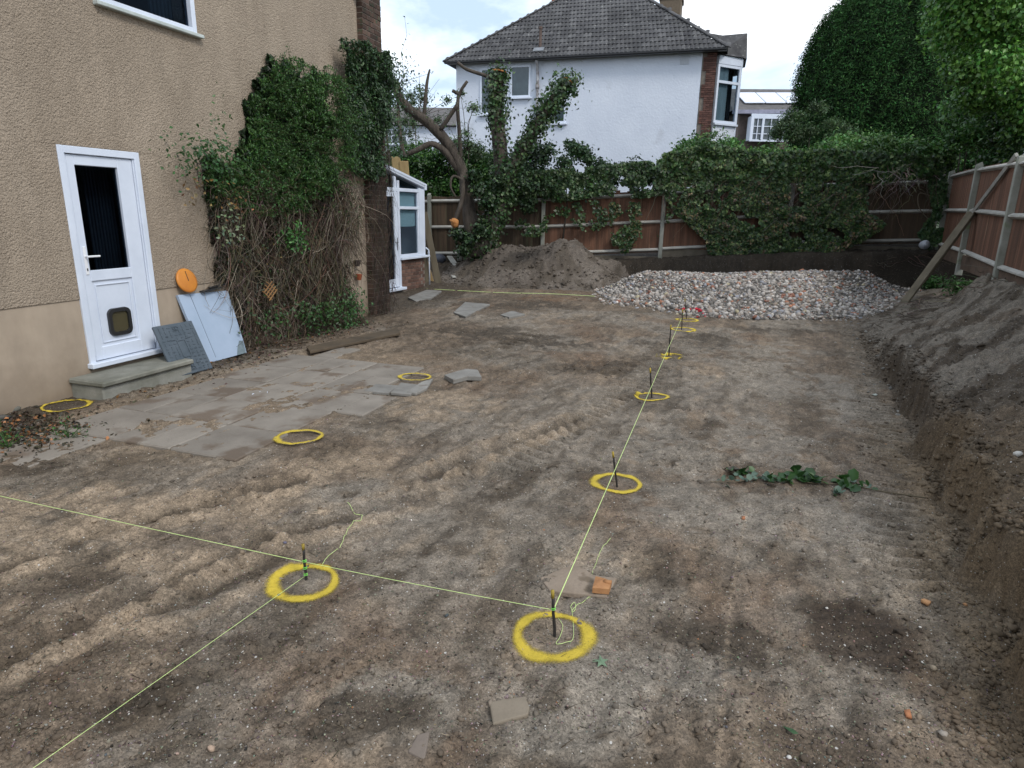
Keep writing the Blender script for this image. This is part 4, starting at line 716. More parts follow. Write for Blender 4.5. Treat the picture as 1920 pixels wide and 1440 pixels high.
def white_house():
    r = root("white_house", Hq(4.8, 0, 1.2), "white rendered house with a tiled hipped roof behind the back fence", "house")
    b = MB(); hbox(b, .0, 9.22, 0, 11, .9, 7.18); b.build("wall", WHITER, r)
    b = MB(); hbox(b, 9.23, 9.70, 0.0, 11, .9, 7.17); b.build("corner_wall", MORTAR, r)
    hb = box_mesh("brick", .215, .03, .062, RBRICK, .003); hh = box_mesh("half_brick", .1025, .03, .062, RBRICK, .003)
    for c in range(44):
        z = 4.0+.036+c*.072; wide = (c//6) % 2 == 0; u = 9.71
        for ln in (([.215, .215] if c % 2 else [.1025, .215, .1025]) if wide else ([.215, .1025] if c % 2 else [.1025, .215])):
            inst("brick" if ln > .2 else "half_brick", hb if ln > .2 else hh, r, Hq(u-ln/2, -.022, z), HE, HM); u -= ln+.01
    b = MB(); hbox(b, -.28, 10.0, -.32, -.02, 7.185, 7.21); b.build("soffit", mat("soffit", (.3, .3, .3), None, 3, .8, 0), r)
    b = MB(); b.bar(Hq(-.35, -.36, 7.2), Hq(10.05, -.36, 7.2), .11, .10, ch=.03); b.build("gutter", mat("black_gutter", (.03, .03, .033), (.02, .02, .02), 4, .4, .05), r)
    tp = .80; n = 10.4/2; ap = Hq(4.85, n-.35, 7.22+n*tp); e0, e1 = Hq(-.35, -.35, 7.22), Hq(10.05, -.35, 7.22); b0, b1 = Hq(-.35, 11.3, 7.22), Hq(10.05, 11.3, 7.22); a2 = Hq(4.85, 11.3-n, 7.22+n*tp)
    low = np.array([0, 0, -.03]); MB().add([v+low for v in (e0, e1, b0, b1, ap, a2)], [(0, 1, 4), (1, 3, 5, 4), (3, 2, 5), (2, 0, 4, 5)]).build("roof_deck", TILE, r)
    # interlocking tiles on the slope that faces the garden
    sl = np.array([0, 0, 1.])*tp+HM; sl /= np.linalg.norm(sl); nr = np.cross(HE, sl); nr = nr if nr[2] > 0 else -nr; W_, E_ = .30, .32
    us = np.linspace(0, W_, 9); prof = .028*np.abs(np.sin(us/W_*2*math.pi))**.8; V = []
    for v, th in ((0, .0), (.36, 0)):
        V += [(u-W_/2, v, p+.012+(.026 if v == 0 else 0)) for u, p in zip(us, prof)]
    V += [(u-W_/2, 0, p-.004) for u, p in zip(us, prof)]; Fs = [(i, i+1, i+10, i+9) for i in range(8)]+[(i+18, i+19, i+1, i) for i in range(8)]
    tm = bpy.data.meshes.new("roof_tile"); tm.from_pydata(V, [], Fs); tm.materials.append(TILE); top = MB(); cnt = 0
    for row in range(21):
        d = row*E_-.03; hw = 5.2-d*math.cos(math.atan(tp))
        k = int(hw*2/W_)+1
        for i in range(k):
            u = 4.85-hw+(i+.5)*W_+(.0 if row % 2 else .0)
            if abs(u-4.85) > hw-.05: continue
            p = Hq(4.85, -.35, 7.22)+HE*(u-4.85)+sl*d
            if cnt < 290: inst("roof_tile", tm, r, p, HE, sl, nr); cnt += 1
            else: top.add([p+HE*a+sl*c+nr*e for a, c, e in V], Fs)
    o = top.build("upper_roof_tiles", TILE, r); o['kind'] = 'stuff'
    hip = box_mesh("hip_tile", .34, .24, .07, TILE, .03)
    for A, k_ in ((e0, 1), (e1, -1)):
        v = ap-A; l = np.linalg.norm(v); x = v/l; y = np.cross((0, 0, 1), x); y /= np.linalg.norm(y); z = np.cross(x, y)
        for i in range(int(l/.33)): inst("hip_tile", hip, r, A+x*(.15+i*.33)+z*.045, x, y, z)
    # chimneys, vent pipe
    YB = mat("yellow_brick", (.16, .125, .088), (.11, .085, .062), 12, .9, .4, 60)
    c = at(1258, 20, 31.5); b = MB(); b.box((c[0], c[1], 9.2), HE*.45, HM*.55, (0, 0, 1.45), .02); b.box((c[0], c[1], 10.75), HE*.5, HM*.6, (0, 0, .1), .02); b.box((c[0], c[1], 10.95), HE*.47, HM*.57, (0, 0, .1), .02); b.build("chimney", YB, r)
    c = at(1062, 15, 32.5); b = MB(); b.box((c[0], c[1], 9.6), HE*.5, HM*.6, (0, 0, .95), .02); b.build("chimney", YB, r)
    for px in (1040, 1058): q = at(px, 8, 32.3); b = MB(); b.tube([(q[0], q[1], 10.5), (q[0], q[1], 10.85), (q[0], q[1], 11.35)], (.14, .15, .11), 12); b.build("chimney_pot", mat("terracotta", (.35, .14, .08), (.25, .1, .06), 5), r, smooth=True)
    IR = mat("cast_iron", (.13, .09, .075), (.08, .055, .045), 6, .7, .2)
    b = MB(); b.tube([Hq(3.30, .2, 7.3), Hq(3.30, .2, 8.35)], .055, 10); b.tube([Hq(3.3, .2, 8.3), Hq(3.3, .2, 8.38)], .075, 10); b.build("vent_pipe", IR, r)
    b = MB(); b.box(Hq(3.30, -.02, 7.56), HE*.20, sl*.12, nr*.02, .005); b.build("lead_flashing", mat("lead", (.22, .23, .25), (.16, .17, .18), 6, .5, .2), r)
    b = MB(); b.tube([Hq(3.30, -.3, 7.15), Hq(3.30, -.12, 6.95), Hq(3.31, -.10, 6.5), Hq(3.31, -.10, 1.2)], .05, 10); b.tube([Hq(3.31, -.10, 6.35), Hq(3.31, -.10, 6.2)], .075, 10); b.build("soil_pipe", mat("flaking_pipe", (.5, .5, .52), (.12, .1, .09), 5, .8, .3), r, smooth=True)
    b = MB(); hbox(b, 8.47, 8.78, -.02, 0.01, 6.83, 7.1, .004); b.build("air_vent", mat("vent", (.5, .53, .58), (.42, .45, .5), 30, .8, .2), r)
    f = lambda u, v, z: Hq(u, v, z)
    far_window(r, UPVC, 1.0, 1.6, 5.36, 7.0, f, depth=.05); far_window(r, UPVC, 2.22, 3.02, 5.93, 7.05, f, depth=.05); far_window(r, UPVC, 3.92, 4.42, 4.98, 5.8, f, depth=.05)
    # bay on the right-hand elevation
    bay = root("bay_window", Hq(10, .5, 4.8), None, None); bay.parent = r; bay.location = Vector(Hq(10, .5, 4.8)-org(r))
    p = [Hq(9.75, .22, 0), Hq(10.55, 1.0, 0), Hq(10.55, 2.4, 0), Hq(9.75, 3.2, 0)]; z0, z1 = 4.92, 6.85
    def wallp(b, a, c, za, zb_, th=.06):
        a, c = np.array(a), np.array(c); v = c-a; l = np.linalg.norm(v); v = v/l; n_ = np.array([v[1], -v[0], 0]); b.box((a+c)/2+np.array([0, 0, (za+zb_)/2]), v*l/2, n_*th/2, (0, 0, (zb_-za)/2))
    b = MB()
    for a, c in zip(p[:-1], p[1:]): wallp(b, a, c, 3.2, z0, .08)
    b.build("bay_wall", WHITER, bay); b = MB()
    for a, c in zip(p[:-1], p[1:]): wallp(b, a, c, 6.86, 7.12, .12)
    b.build("bay_fascia", UPVC, bay)
    for a, c in zip(p[:2], p[1:3]):
        v = c-a; l = np.linalg.norm(v); v = v/l; n_ = np.array([v[1], -v[0], 0]); b = MB(); f_ = .09
        def bb(u0, u1, za, zb_, d=.05): b.box(a+v*(u0+u1)/2+np.array([0, 0, (za+zb_)/2]), v*(u1-u0)/2, n_*d, (0, 0, (zb_-za)/2), .004)
        bb(0, f_, z0, z1); bb(l-f_, l, z0, z1); bb(f_, l-f_, z0, z0+f_); bb(f_, l-f_, z1-f_, z1); bb(f_, l-f_, 6.24, 6.33, .048); b.build("frame", UPVC, bay)
        b = MB(); b.box(a+v*l/2+np.array([0, 0, (z0+z1)/2]), v*(l/2-f_), n_*.005, (0, 0, (z1-z0)/2-f_)); b.build("pane", FGLASS2, bay)
        b = MB(); b.box(a+v*l*.36-n_*.08+np.array([0, 0, (z0+z1)/2]), v*l*.2, n_*.01, (0, 0, (z1-z0)/2-f_)); b.build("curtain", mat("pale_curtain", (.38, .46, .48), (.25, .31, .33), 9, .9, .3, stretch=(1, 1, .1)), bay)
        b = MB(); b.box(a+v*l/2-n_*.35+np.array([0, 0, (z0+z1)/2]), v*l*.5, n_*.01, (0, 0, .9)); b.build("inner_dark", DARK, bay)
    b = MB(); wallp(b, p[0]+np.array([0, 0, 0]), p[1], z0-.07, z0-.005, .26); b.build("sill", UPVC, bay)
    # small tiled roof of the bay
    g = [Hq(9.72, .1, 7.13), Hq(10.72, 1.0, 7.13), Hq(10.66, 1.2, 8.0), Hq(9.72, .9, 7.9)]; MB().add(g+[Hq(9.72, 3.3, 7.13), Hq(10.72, 2.5, 7.13), Hq(10.66, 2.2, 8.0), Hq(9.72, 2.4, 7.9)], [(0, 1, 2, 3), (1, 5, 6, 2), (4, 7, 6, 5), (3, 2, 6, 7), (0, 4, 5, 1)]).build("bay_roof", TILE, bay)
    X = g[1]-g[0]; X /= np.linalg.norm(X); S = g[3]-g[0]; S -= X*(S@X); S /= np.linalg.norm(S); Nn = np.cross(X, S); Nn = Nn if Nn@(CAM-g[0]) > 0 else -Nn; bl = MB()
    sm_t = box_mesh("hung_tile", .2, .22, .02, TILE, .004)
    for j in range(5):
        for i in range(7):
            q = g[0]+X*(.1+i*.205+.1*(j % 2))+S*(.1+j*.19)+Nn*.02
            if (q-g[0])@X < 1.3: inst("hung_tile", sm_t, bay, q, X, S+Nn*.06, Nn)
FGLASS2 = glass_mat("bay_glass", (.7, .75, .78), .5)
white_house()
# ------------------------------------------------------------------ DISTANT HOUSES
def distant():
    RT = mat("distant_tile", (.13, .12, .115), (.08, .075, .075), 3, .9, .3, 20); SH = mat("tile_hung_wall", (.15, .115, .10), (.10, .08, .07), 4, .9, .4, 25)
    def hx(px, py, Y): return at(px, py, Y)
    r = root("solar_house", (17, 46, 1), "distant house with solar panels on its roof behind the conifer", "house")
    b = MB(); b.box((19.2, 48, 4.6), (5.2, 0, 0), (0, 4.6, 0), (0, 0, 3.45)); b.build("wall", SH, r)
    e0, e1 = np.array([13.4, 43.0, 8.0]), np.array([24.8, 43.0, 8.25]); r0, r1 = np.array([14.2, 47.5, 10.0]), np.array([24.4, 47.5, 10.1]); k0, k1 = np.array([13.4, 52.5, 8]), np.array([24.8, 52.5, 8.2])
    MB().add([e0, e1, r0, r1, k0, k1, e0-[0, 0, .25], e1-[0, 0, .25]], [(0, 1, 3, 2), (2, 3, 5, 4), (0, 2, 4), (1, 5, 3), (0, 6, 7, 1)]).build("roof", RT, r)
    b = MB(); b.bar(e0-[0, .1, .1], e1-[0, .1, .1], .2, .22); b.build("fascia", mat("fascia_grey", (.3, .3, .38), (.2, .2, .25), 3), r)
    S = (r0-e0)*np.array([0, 1, 1]); S /= np.linalg.norm(S); X = np.array([1, 0, .02]); N_ = np.cross(X, S); me = box_mesh("solar_panel", 1.28, 2.3, .06, mat("solar_panel", (.62, .66, .74), (.56, .60, .68), 3, .2, .0, spec=.9), .01)
    for i in range(3): q = at(1395, 190, 44)+np.array([.75+i*1.34, 0, 0]); q = np.array([q[0], 45.2, 8.98+.02*i]); inst("solar_panel", me, r, q+N_*.12, X, S, N_)
    wf = lambda u, v, z: np.array([14.9, 42.9, 0])+np.array([u, v, z])
    bw = root("bay_window", (16, 42.6, 6.2), None, None); bw.parent = r; bw.location = Vector(np.array((16, 42.6, 6.2))-org(r))
    b = MB(); x0, x1, z0, z1, Y = 14.43, 16.96, 6.15, 7.75, 42.4
    def bx(a, c, p, q, y0=0, y1=.12): b.box(((a+c)/2, Y+(y0+y1)/2, (p+q)/2), ((c-a)/2, 0, 0), (0, (y1-y0)/2, 0), (0, 0, (q-p)/2), .005)
    bx(x0, x0+.18, z0, z1); bx(x1-.18, x1, z0, z1); bx(x0+.18, x1-.18, z1-.28, z1); bx(x0+.18, x1-.18, z0, z0+.12); bx(15.12, 15.26, z0+.12, z1-.28); bx(16.12, 16.26, z0+.12, z1-.28)
    for xx in (14.86, 15.69, 16.5): bx(xx-.025, xx+.025, z0+.12, z1-.28, .02, .1)
    for zz in (6.6, 7.03): bx(x0+.18, x1-.18, zz-.022, zz+.022, .03, .09)
    b.build("frame", UPVC, bw); b = MB(); bx(x0+.02, x1-.02, z0+.02, z1-.1, .13, .16); b.build("pane", FGLASS, bw)
    b = MB(); b.box(((x0+x1)/2, Y+.45, (z0+z1)/2-.02), ((x1-x0)/2-.02, 0, 0), (0, .27, 0), (0, 0, (z1-z0)/2-.1)); b.build("bay_side", UPVC, bw)
    r = root("far_left_house", (-7, 46, 1), "distant house roof seen between the wall and the lopped tree", "house")
    b = MB(); b.box((-8.6, 48, 3.9), (6.0, 0, 0), (0, 4.6, 0), (0, 0, 2.9)); b.build("wall", WHITER, r)
    MB().add([(-15, 43, 6.85), (-2.2, 43, 6.85), (-14, 47.5, 8.5), (-3, 47.5, 8.5), (-15, 52, 6.9), (-2.2, 52, 6.9)], [(0, 1, 3, 2), (2, 3, 5, 4), (0, 2, 4), (1, 5, 3), (0, 4, 5, 1)]).build("roof", RT, r)
    far_window(r, UPVC, -8.5, -6.9, 5.7, 6.6, lambda u, v, z: np.array([u, 43.4+v, z]), mull=(-7.9, -7.4), trans=(6.2,), depth=.1)
distant()
# ------------------------------------------------------------------ VEGETATION
G_DARK = (.018, .040, .012); G_MID = (.035, .085, .020); G_BRI = (.075, .155, .030); G_IVY = (.036, .074, .024); G_YEL = (.20, .17, .05)
BARK = mat("bark", (.10, .082, .066), (.04, .033, .027), 4, .9, .8, 22, (3, 3, .6), bdist=.03)
def clump_tree(name, label, cat, C_, R_, per, size, base, alt, pa, trunk=None, group=None, asp=.5, spread=.9, hollow=.55):
    r = root(name, trunk[0] if trunk else (C_[0][0], C_[0][1], .8), label, cat, group); P, Nn = clumps(C_, R_, per, hollow)
    k = np.repeat(.6+.8*rng.random(len(C_)), per)[:, None]; leaves("foliage", P, Nn, size*(.6+.8*rng.random(len(P))), np.clip(tints(len(P), base, .22, alt, pa)*k, .004, 1), r, asp=asp, spread=spread)
    b = MB()
    if trunk:
        b.tube(trunk, np.linspace(.2, .05, len(trunk)), 8)
        t = np.array(trunk[-1]); 
        for c in C_[:14]: m_ = (t+np.array(c))/2+rng.normal(size=3)*.1; b.tube([t, m_, c], (.05, .03, .01), 5)
    elif name == "sapling":
        m0 = np.mean(np.array(C_), 0); f0 = np.array([m0[0], m0[1], .6]); b.tube([f0, f0*.5+m0*.5+[.1, 0, 0], m0], (.03, .022, .014), 5)
        for c in C_: b.tube([m0-[0, 0, .3], (m0+c)/2+rng.normal(size=3)*.12, c, np.array(c)+rng.normal(size=3)*.2+[0, 0, .15]], (.012, .009, .006, .003), 4)
    else:
        for c in C_[::5]: b.tube([(c[0], c[1], .8), (c[0]+.1, c[1], (c[2]+.8)/2), c], (.03, .02, .008), 5)
    b.build("trunk" if trunk else "stems", BARK, r, smooth=True, kind=None if trunk else "stuff"); return r
def conifer():
    c = np.array([13.35, 24.5, 5.4]); r = root("clipped_conifer", (13.35, 24.5, 1.0), "huge dense dark green dome shaped conifer beyond the back fence", "tree")
    n = 190000; d = rng.normal(size=(n, 3)); d /= np.linalg.norm(d, axis=1, keepdims=True); d = d[d[:, 1] < .5]; n = len(d)
    p = np.sign(d)*np.abs(d)**.86; p /= (np.abs(p)**2.6).sum(1, keepdims=True)**(1/2.6); lump = fbm(np.arctan2(d[:, 0], -d[:, 1])*4, d[:, 2]*4, 2.2, 4, 3)
    Rr = np.array([3.15, 3.0, 4.0]); P = c+p*Rr*(1+.05*lump[:, None]+.03*rng.normal(size=(n, 1))); k = P[:, 2] > .8; P, d, lump = P[k], d[k], lump[k]
    col = tints(len(P), (.028, .072, .020), .38)*(1+.5*np.clip(lump, -1, 1)[:, None]); b_ = rng.random(len(P)) < .12; col[b_] *= 2.0
    leaves("foliage", P, d+np.array([0, 0, .4]), .07+.08*rng.random(len(P)), col, r, asp=.26, spread=.75, droop=-.3, m=CLEAF)
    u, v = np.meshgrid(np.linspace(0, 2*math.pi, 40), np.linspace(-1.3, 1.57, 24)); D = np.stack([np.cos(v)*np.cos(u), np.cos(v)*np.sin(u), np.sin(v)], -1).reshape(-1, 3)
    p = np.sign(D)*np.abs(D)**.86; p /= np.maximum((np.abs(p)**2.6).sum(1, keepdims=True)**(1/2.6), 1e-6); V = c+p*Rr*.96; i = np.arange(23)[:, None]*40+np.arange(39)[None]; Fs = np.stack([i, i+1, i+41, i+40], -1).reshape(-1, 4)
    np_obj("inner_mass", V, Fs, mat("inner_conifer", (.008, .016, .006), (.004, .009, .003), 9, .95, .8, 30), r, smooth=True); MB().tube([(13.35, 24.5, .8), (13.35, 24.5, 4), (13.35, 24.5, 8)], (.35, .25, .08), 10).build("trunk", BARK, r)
conifer()
def px_clumps(lst):   # (px, py, depth, radius)
    return [at(a, b, y) for a, b, y, _ in lst], [(r, r, r*.75) for _, _, _, r in lst]
def rnd_clumps(poly, n, y0, y1, r0, r1):
    xs = [p[0] for p in poly]; ys = [p[1] for p in poly]; out = []
    while len(out) < n:
        a = min(xs)+(max(xs)-min(xs))*rng.random(); b = min(ys)+(max(ys)-min(ys))*rng.random()
        if inpoly(np.array([a]), np.array([b]), poly)[0]: out.append((a, b, y0+(y1-y0)*rng.random(), r0+(r1-r0)*rng.random()))
    return out
def veg():
    C_, R_ = px_clumps(rnd_clumps([(1748, -60), (2080, -80), (2100, 230), (1900, 240), (1830, 190), (1790, 105), (1752, 30)], 105, 12.2, 15.5, .3, .6))
    clump_tree("broadleaf_tree", "bright green broadleaf tree overhanging the right fence at the top corner", "tree", C_, R_, 900, .078, (.060, .16, .028), (.11, .23, .04), .4, [(13, 15.5, .9), (12.8, 15.4, 2.5), (12.2, 15, 4.2), (11.5, 14.6, 5.2)], asp=.75)
    C_, R_ = px_clumps(rnd_clumps([(1815, 150), (1880, 200), (2100, 180), (2100, 330), (1900, 275), (1800, 260), (1760, 230)], 60, 15.6, 18, .3, .55))
    clump_tree("dark_shrub", "dark loose shrub between the conifer and the right fence", "shrub", C_, R_, 420, .10, (.045, .115, .025), (.09, .18, .04), .3, asp=.6)
    C_, R_ = px_clumps(rnd_clumps([(1235, 318), (1300, 268), (1330, 248), (1380, 275), (1420, 292), (1510, 290), (1620, 262), (1740, 272), (1790, 300), (1740, 330), (1500, 330), (1235, 340)], 130, 17.8, 20, .28, .5))
    clump_tree("privet_hedge", "bright green hedge rising above the right half of the back fence", "hedge", C_, R_, 520, .10, (.048, .125, .025), (.10, .19, .04), .28, asp=.5)
    C_, R_ = px_clumps(rnd_clumps([(1790, 200), (2150, 160), (2300, 330), (1900, 320), (1800, 320), (1770, 290)], 60, 12.5, 15.5, .3, .5)); C_ = [c+np.array([max(0, right_line(c[1])+.75-c[0]), 0, 0]) for c in C_]
    clump_tree("bramble_hedge", "leafy green hedge growing directly behind the right fence", "hedge", C_, R_, 420, .10, (.03, .08, .02), (.08, .15, .035), .25, asp=.6)
    C_, R_ = px_clumps(rnd_clumps([(1430, 255), (1490, 200), (1520, 190), (1560, 215), (1600, 240), (1590, 262)], 22, 20.6, 21.3, .2, .4))
    clump_tree("wispy_shrub", "wispy grey-green shrub in front of the conifer's left foot", "shrub", C_, R_, 330, .09, (.05, .10, .035), (.09, .15, .05), .3, asp=.3, hollow=.2)
    C_, R_ = px_clumps(rnd_clumps([(712, 292), (850, 280), (900, 290), (1000, 318), (1000, 372), (712, 372)], 70, 19.8, 21.5, .3, .55))
    clump_tree("laurel_hedge", "glossy green hedge behind the lean-to and the lopped tree", "hedge", C_, R_, 560, .10, (.026, .075, .014), (.07, .15, .025), .2, asp=.5)
    C_, R_ = px_clumps(rnd_clumps([(975, 300), (1010, 272), (1080, 268), (1110, 300), (1240, 300), (1240, 340), (960, 350)], 40, 17.6, 18.5, .18, .34))
    clump_tree("holly_shrub", "dark glossy shrub spilling over the fence below the white house wall", "shrub", C_, R_, 330, .09, (.022, .052, .018), (.07, .11, .045), .15, asp=.6, hollow=.3)
    for poly, dd, lb in (([(700, 100), (735, 120), (735, 220), (715, 290), (700, 250)], 14, "sparse shrub branches beside the brick pier edge"), ([(740, 200), (760, 145), (830, 140), (840, 190), (800, 280), (740, 280)], 20.2, "thin leafed sapling left of the lopped tree"), ([(845, 185), (880, 150), (900, 200), (905, 300), (860, 320), (840, 250)], 19.6, "thin leafed sapling between the lopped tree trunks")):
        C_, R_ = px_clumps(rnd_clumps(poly, 16, dd, dd+.5, .18, .34)); clump_tree("sapling", lb, "sapling", C_, R_, 130, .08, (.06, .105, .04), (.09, .14, .06), .3, group="thin leafed saplings", hollow=.1, asp=.45)
veg()
def path_px(P, Y): return [at(a, b, Y+(c if isinstance(c, (int, float)) else 0)) for a, b, c in P]
def smooth_path(P, k=5):
    P = np.array(P, float); t = np.arange(len(P)); tt = np.linspace(0, len(P)-1, (len(P)-1)*k+1); out = []
    for x in tt:
        i = min(int(x), len(P)-2); f = x-i; p0, p1, p2, p3 = P[max(i-1, 0)], P[i], P[i+1], P[min(i+2, len(P)-1)]
        out.append(.5*((2*p1)+(-p0+p2)*f+(2*p0-5*p1+4*p2-p3)*f*f+(-p0+3*p1-3*p2+p3)*f**3))
    return np.array(out)
def path_leaves(paths, rad, n):
    P = []; Nn = []
    for q, r_ in zip(paths, rad):
        i = rng.integers(0, len(q)-1, n); f = rng.random((n, 1)); c = q[i]*(1-f)+q[i+1]*f; d = rng.normal(size=(n, 3)); d /= np.linalg.norm(d, axis=1, keepdims=True)
        P.append(c+d*r_*(.7+.5*np.abs(rng.normal(size=(n, 1))))); Nn.append(d+np.array([0, -.3, .2]))
    return np.concatenate(P), np.concatenate(Nn)
def lopped_tree():
    Y = 16.9; base = at(905, 470, Y); r = root("lopped_tree", (base[0], Y, .3), "old lopped tree with sawn ivy covered limbs in front of the back fence", "tree"); g = lambda *P: smooth_path(path_px(P, Y)); px = Y/F
    L1 = g((892, 480, 0), (884, 420, 0), (876, 370, .1), (866, 320, .1), (840, 270, .1), (805, 232, 0), (768, 205, -.1), (748, 180, -.2), (743, 155, -.2)); L2 = g((900, 480, 0), (920, 420, 0), (942, 375, .1), (940, 310, .2), (934, 240, .2), (930, 190, .2), (936, 135, .2)); L3 = g((905, 475, .05), (925, 415, .05), (948, 350, 0), (965, 305, -.1), (995, 255, -.2), (1030, 200, -.3), (1066, 153, -.3))
    MB().tube(L1, np.interp(np.linspace(0, 8, len(L1)), range(9), (17, 14, 11, 9.5, 9.2, 8.6, 8, 7, 6.5))*px, 10, jit=.22).build("trunk", BARK, r, smooth=True); MB().tube(L2, np.linspace(17, 10, len(L2))*px, 10, jit=.12).build("limb", BARK, r, smooth=True); MB().tube(L3, np.linspace(13, 8, len(L3))*px, 10, jit=.12).build("limb", BARK, r, smooth=True)
    L4 = g((858, 318, .1), (835, 285, 0), (810, 270, -.1), (785, 280, -.2), (757, 292, -.2)); L5 = g((864, 320, .1), (868, 345, -.1), (866, 375, -.2), (858, 400, -.3), (852, 415, -.3)); L6 = g((866, 330, .1), (862, 260, .1), (858, 200, .1), (862, 175, .1), (876, 152, .1)); L7 = g((757, 292, -.2), (750, 250, -.2), (746, 200, -.1), (750, 185, -.1)); L8 = g((934, 150, .2), (905, 140, .2), (875, 130, .2), (858, 117, .2)); L9 = g((862, 178, .1), (852, 172, .1), (848, 170, .1)); L10 = g((872, 340, 0), (850, 330, -.1), (845, 350, -.2), (855, 370, -.2)); L11 = g((825, 245, 0), (855, 200, -.1), (858, 195, 0)); L12 = g((795, 225, 0), (800, 160, 0), (806, 130, 0))
    for q, a, c in ((L4, 6.5, 4), (L5, 4.5, 3.5), (L6, 4, 2.5), (L7, 4, 2.5), (L8, 3.5, 2.5), (L9, 3, 3), (L10, 2.5, 1.5), (L11, 4, 3), (L12, 4, 1.5)): MB().tube(q, np.linspace(a, c, len(q))*px, 7, jit=.1).build("branch", BARK, r, smooth=True)
    CUT = mat("fresh_cut_wood", (.48, .22, .07), (.30, .12, .04), 9, .8, .3)
    for q, a in ((L2, 13), (L3, 10), (L5, 9)):
        t = q[-1]-q[-3]; t /= np.linalg.norm(t); e = q[-1]; rr_ = a*px; MB().tube([e+t*.0, e+t*.03], (rr_, rr_*.96), 12).build("sawn_end", CUT, r)
    e = L5[-1]; MB().tube([e+np.array([0, 0, .08]), e, e+np.array([.02, -.03, -.12]), e+np.array([.0, -.03, -.17])], (.05, .10, .085, .03), 9, jit=.5).build("torn_stub", CUT, r, smooth=True)
    n = 0; P, Nn = path_leaves([L2[10:], L3[12:], L2[:14], L3[:12]], [.19, .2, .24, .2], 2100); k = rng.random(len(P)) < .97
    P2, N2 = path_leaves([L3[-9:], L2[-10:]], [.33, .26], 800); P = np.concatenate([P, P2]); Nn = np.concatenate([Nn, N2])
    iv = root("trunk_ivy", (base[0]+.4, Y, .4), "dark glossy ivy wrapped round the limbs of the lopped tree", "ivy"); leaves("ivy_leaves", P, Nn, .055+.05*rng.random(len(P)), tints(len(P), G_IVY, .35, (.075, .12, .04), .2), iv, asp=.9, spread=.7)
    C_, R_ = px_clumps([(905, 430, 16.6, .3), (880, 450, 16.5, .28), (860, 440, 16.5, .22), (915, 380, 16.6, .3), (900, 355, 16.6, .28), (940, 340, 16.6, .2), (870, 470, 16.4, .2), (990, 390, 17.3, .2), (890, 330, 16.8, .2), (970, 345, 17.0, .25), (1000, 350, 17.1, .25), (1030, 352, 17.1, .2)]); P, Nn = clumps(C_, R_, 480, .2); leaves("ivy_leaves", P, Nn, .055+.045*rng.random(len(P)), tints(len(P), (.022, .047, .016), .35, (.06, .10, .035), .12), iv, asp=.85)
    st = np.array([L1[rng.integers(10, len(L1))] for _ in range(60)]); d = rng.normal(size=(60, 3))*np.array([.5, .3, .6]); d[:, 2] = np.abs(d[:, 2]); t = np.linspace(0, 1, 6)[None, :, None]; twigs("fine_twigs", st[:, None]+d[:, None]*.8*t+rng.normal(size=(60, 6, 3))*.03, .008, tints(60, (.10, .085, .07)), r)
    P = (st[:, None]+d[:, None]*.8*np.linspace(.3, 1, 9)[None, :, None]).reshape(-1, 3)+rng.normal(size=(540, 3))*.06; leaves("sparse_leaves", P, (0, -.3, .6), .07, tints(540, (.07, .12, .045), .25), r, asp=.45)
lopped_tree()
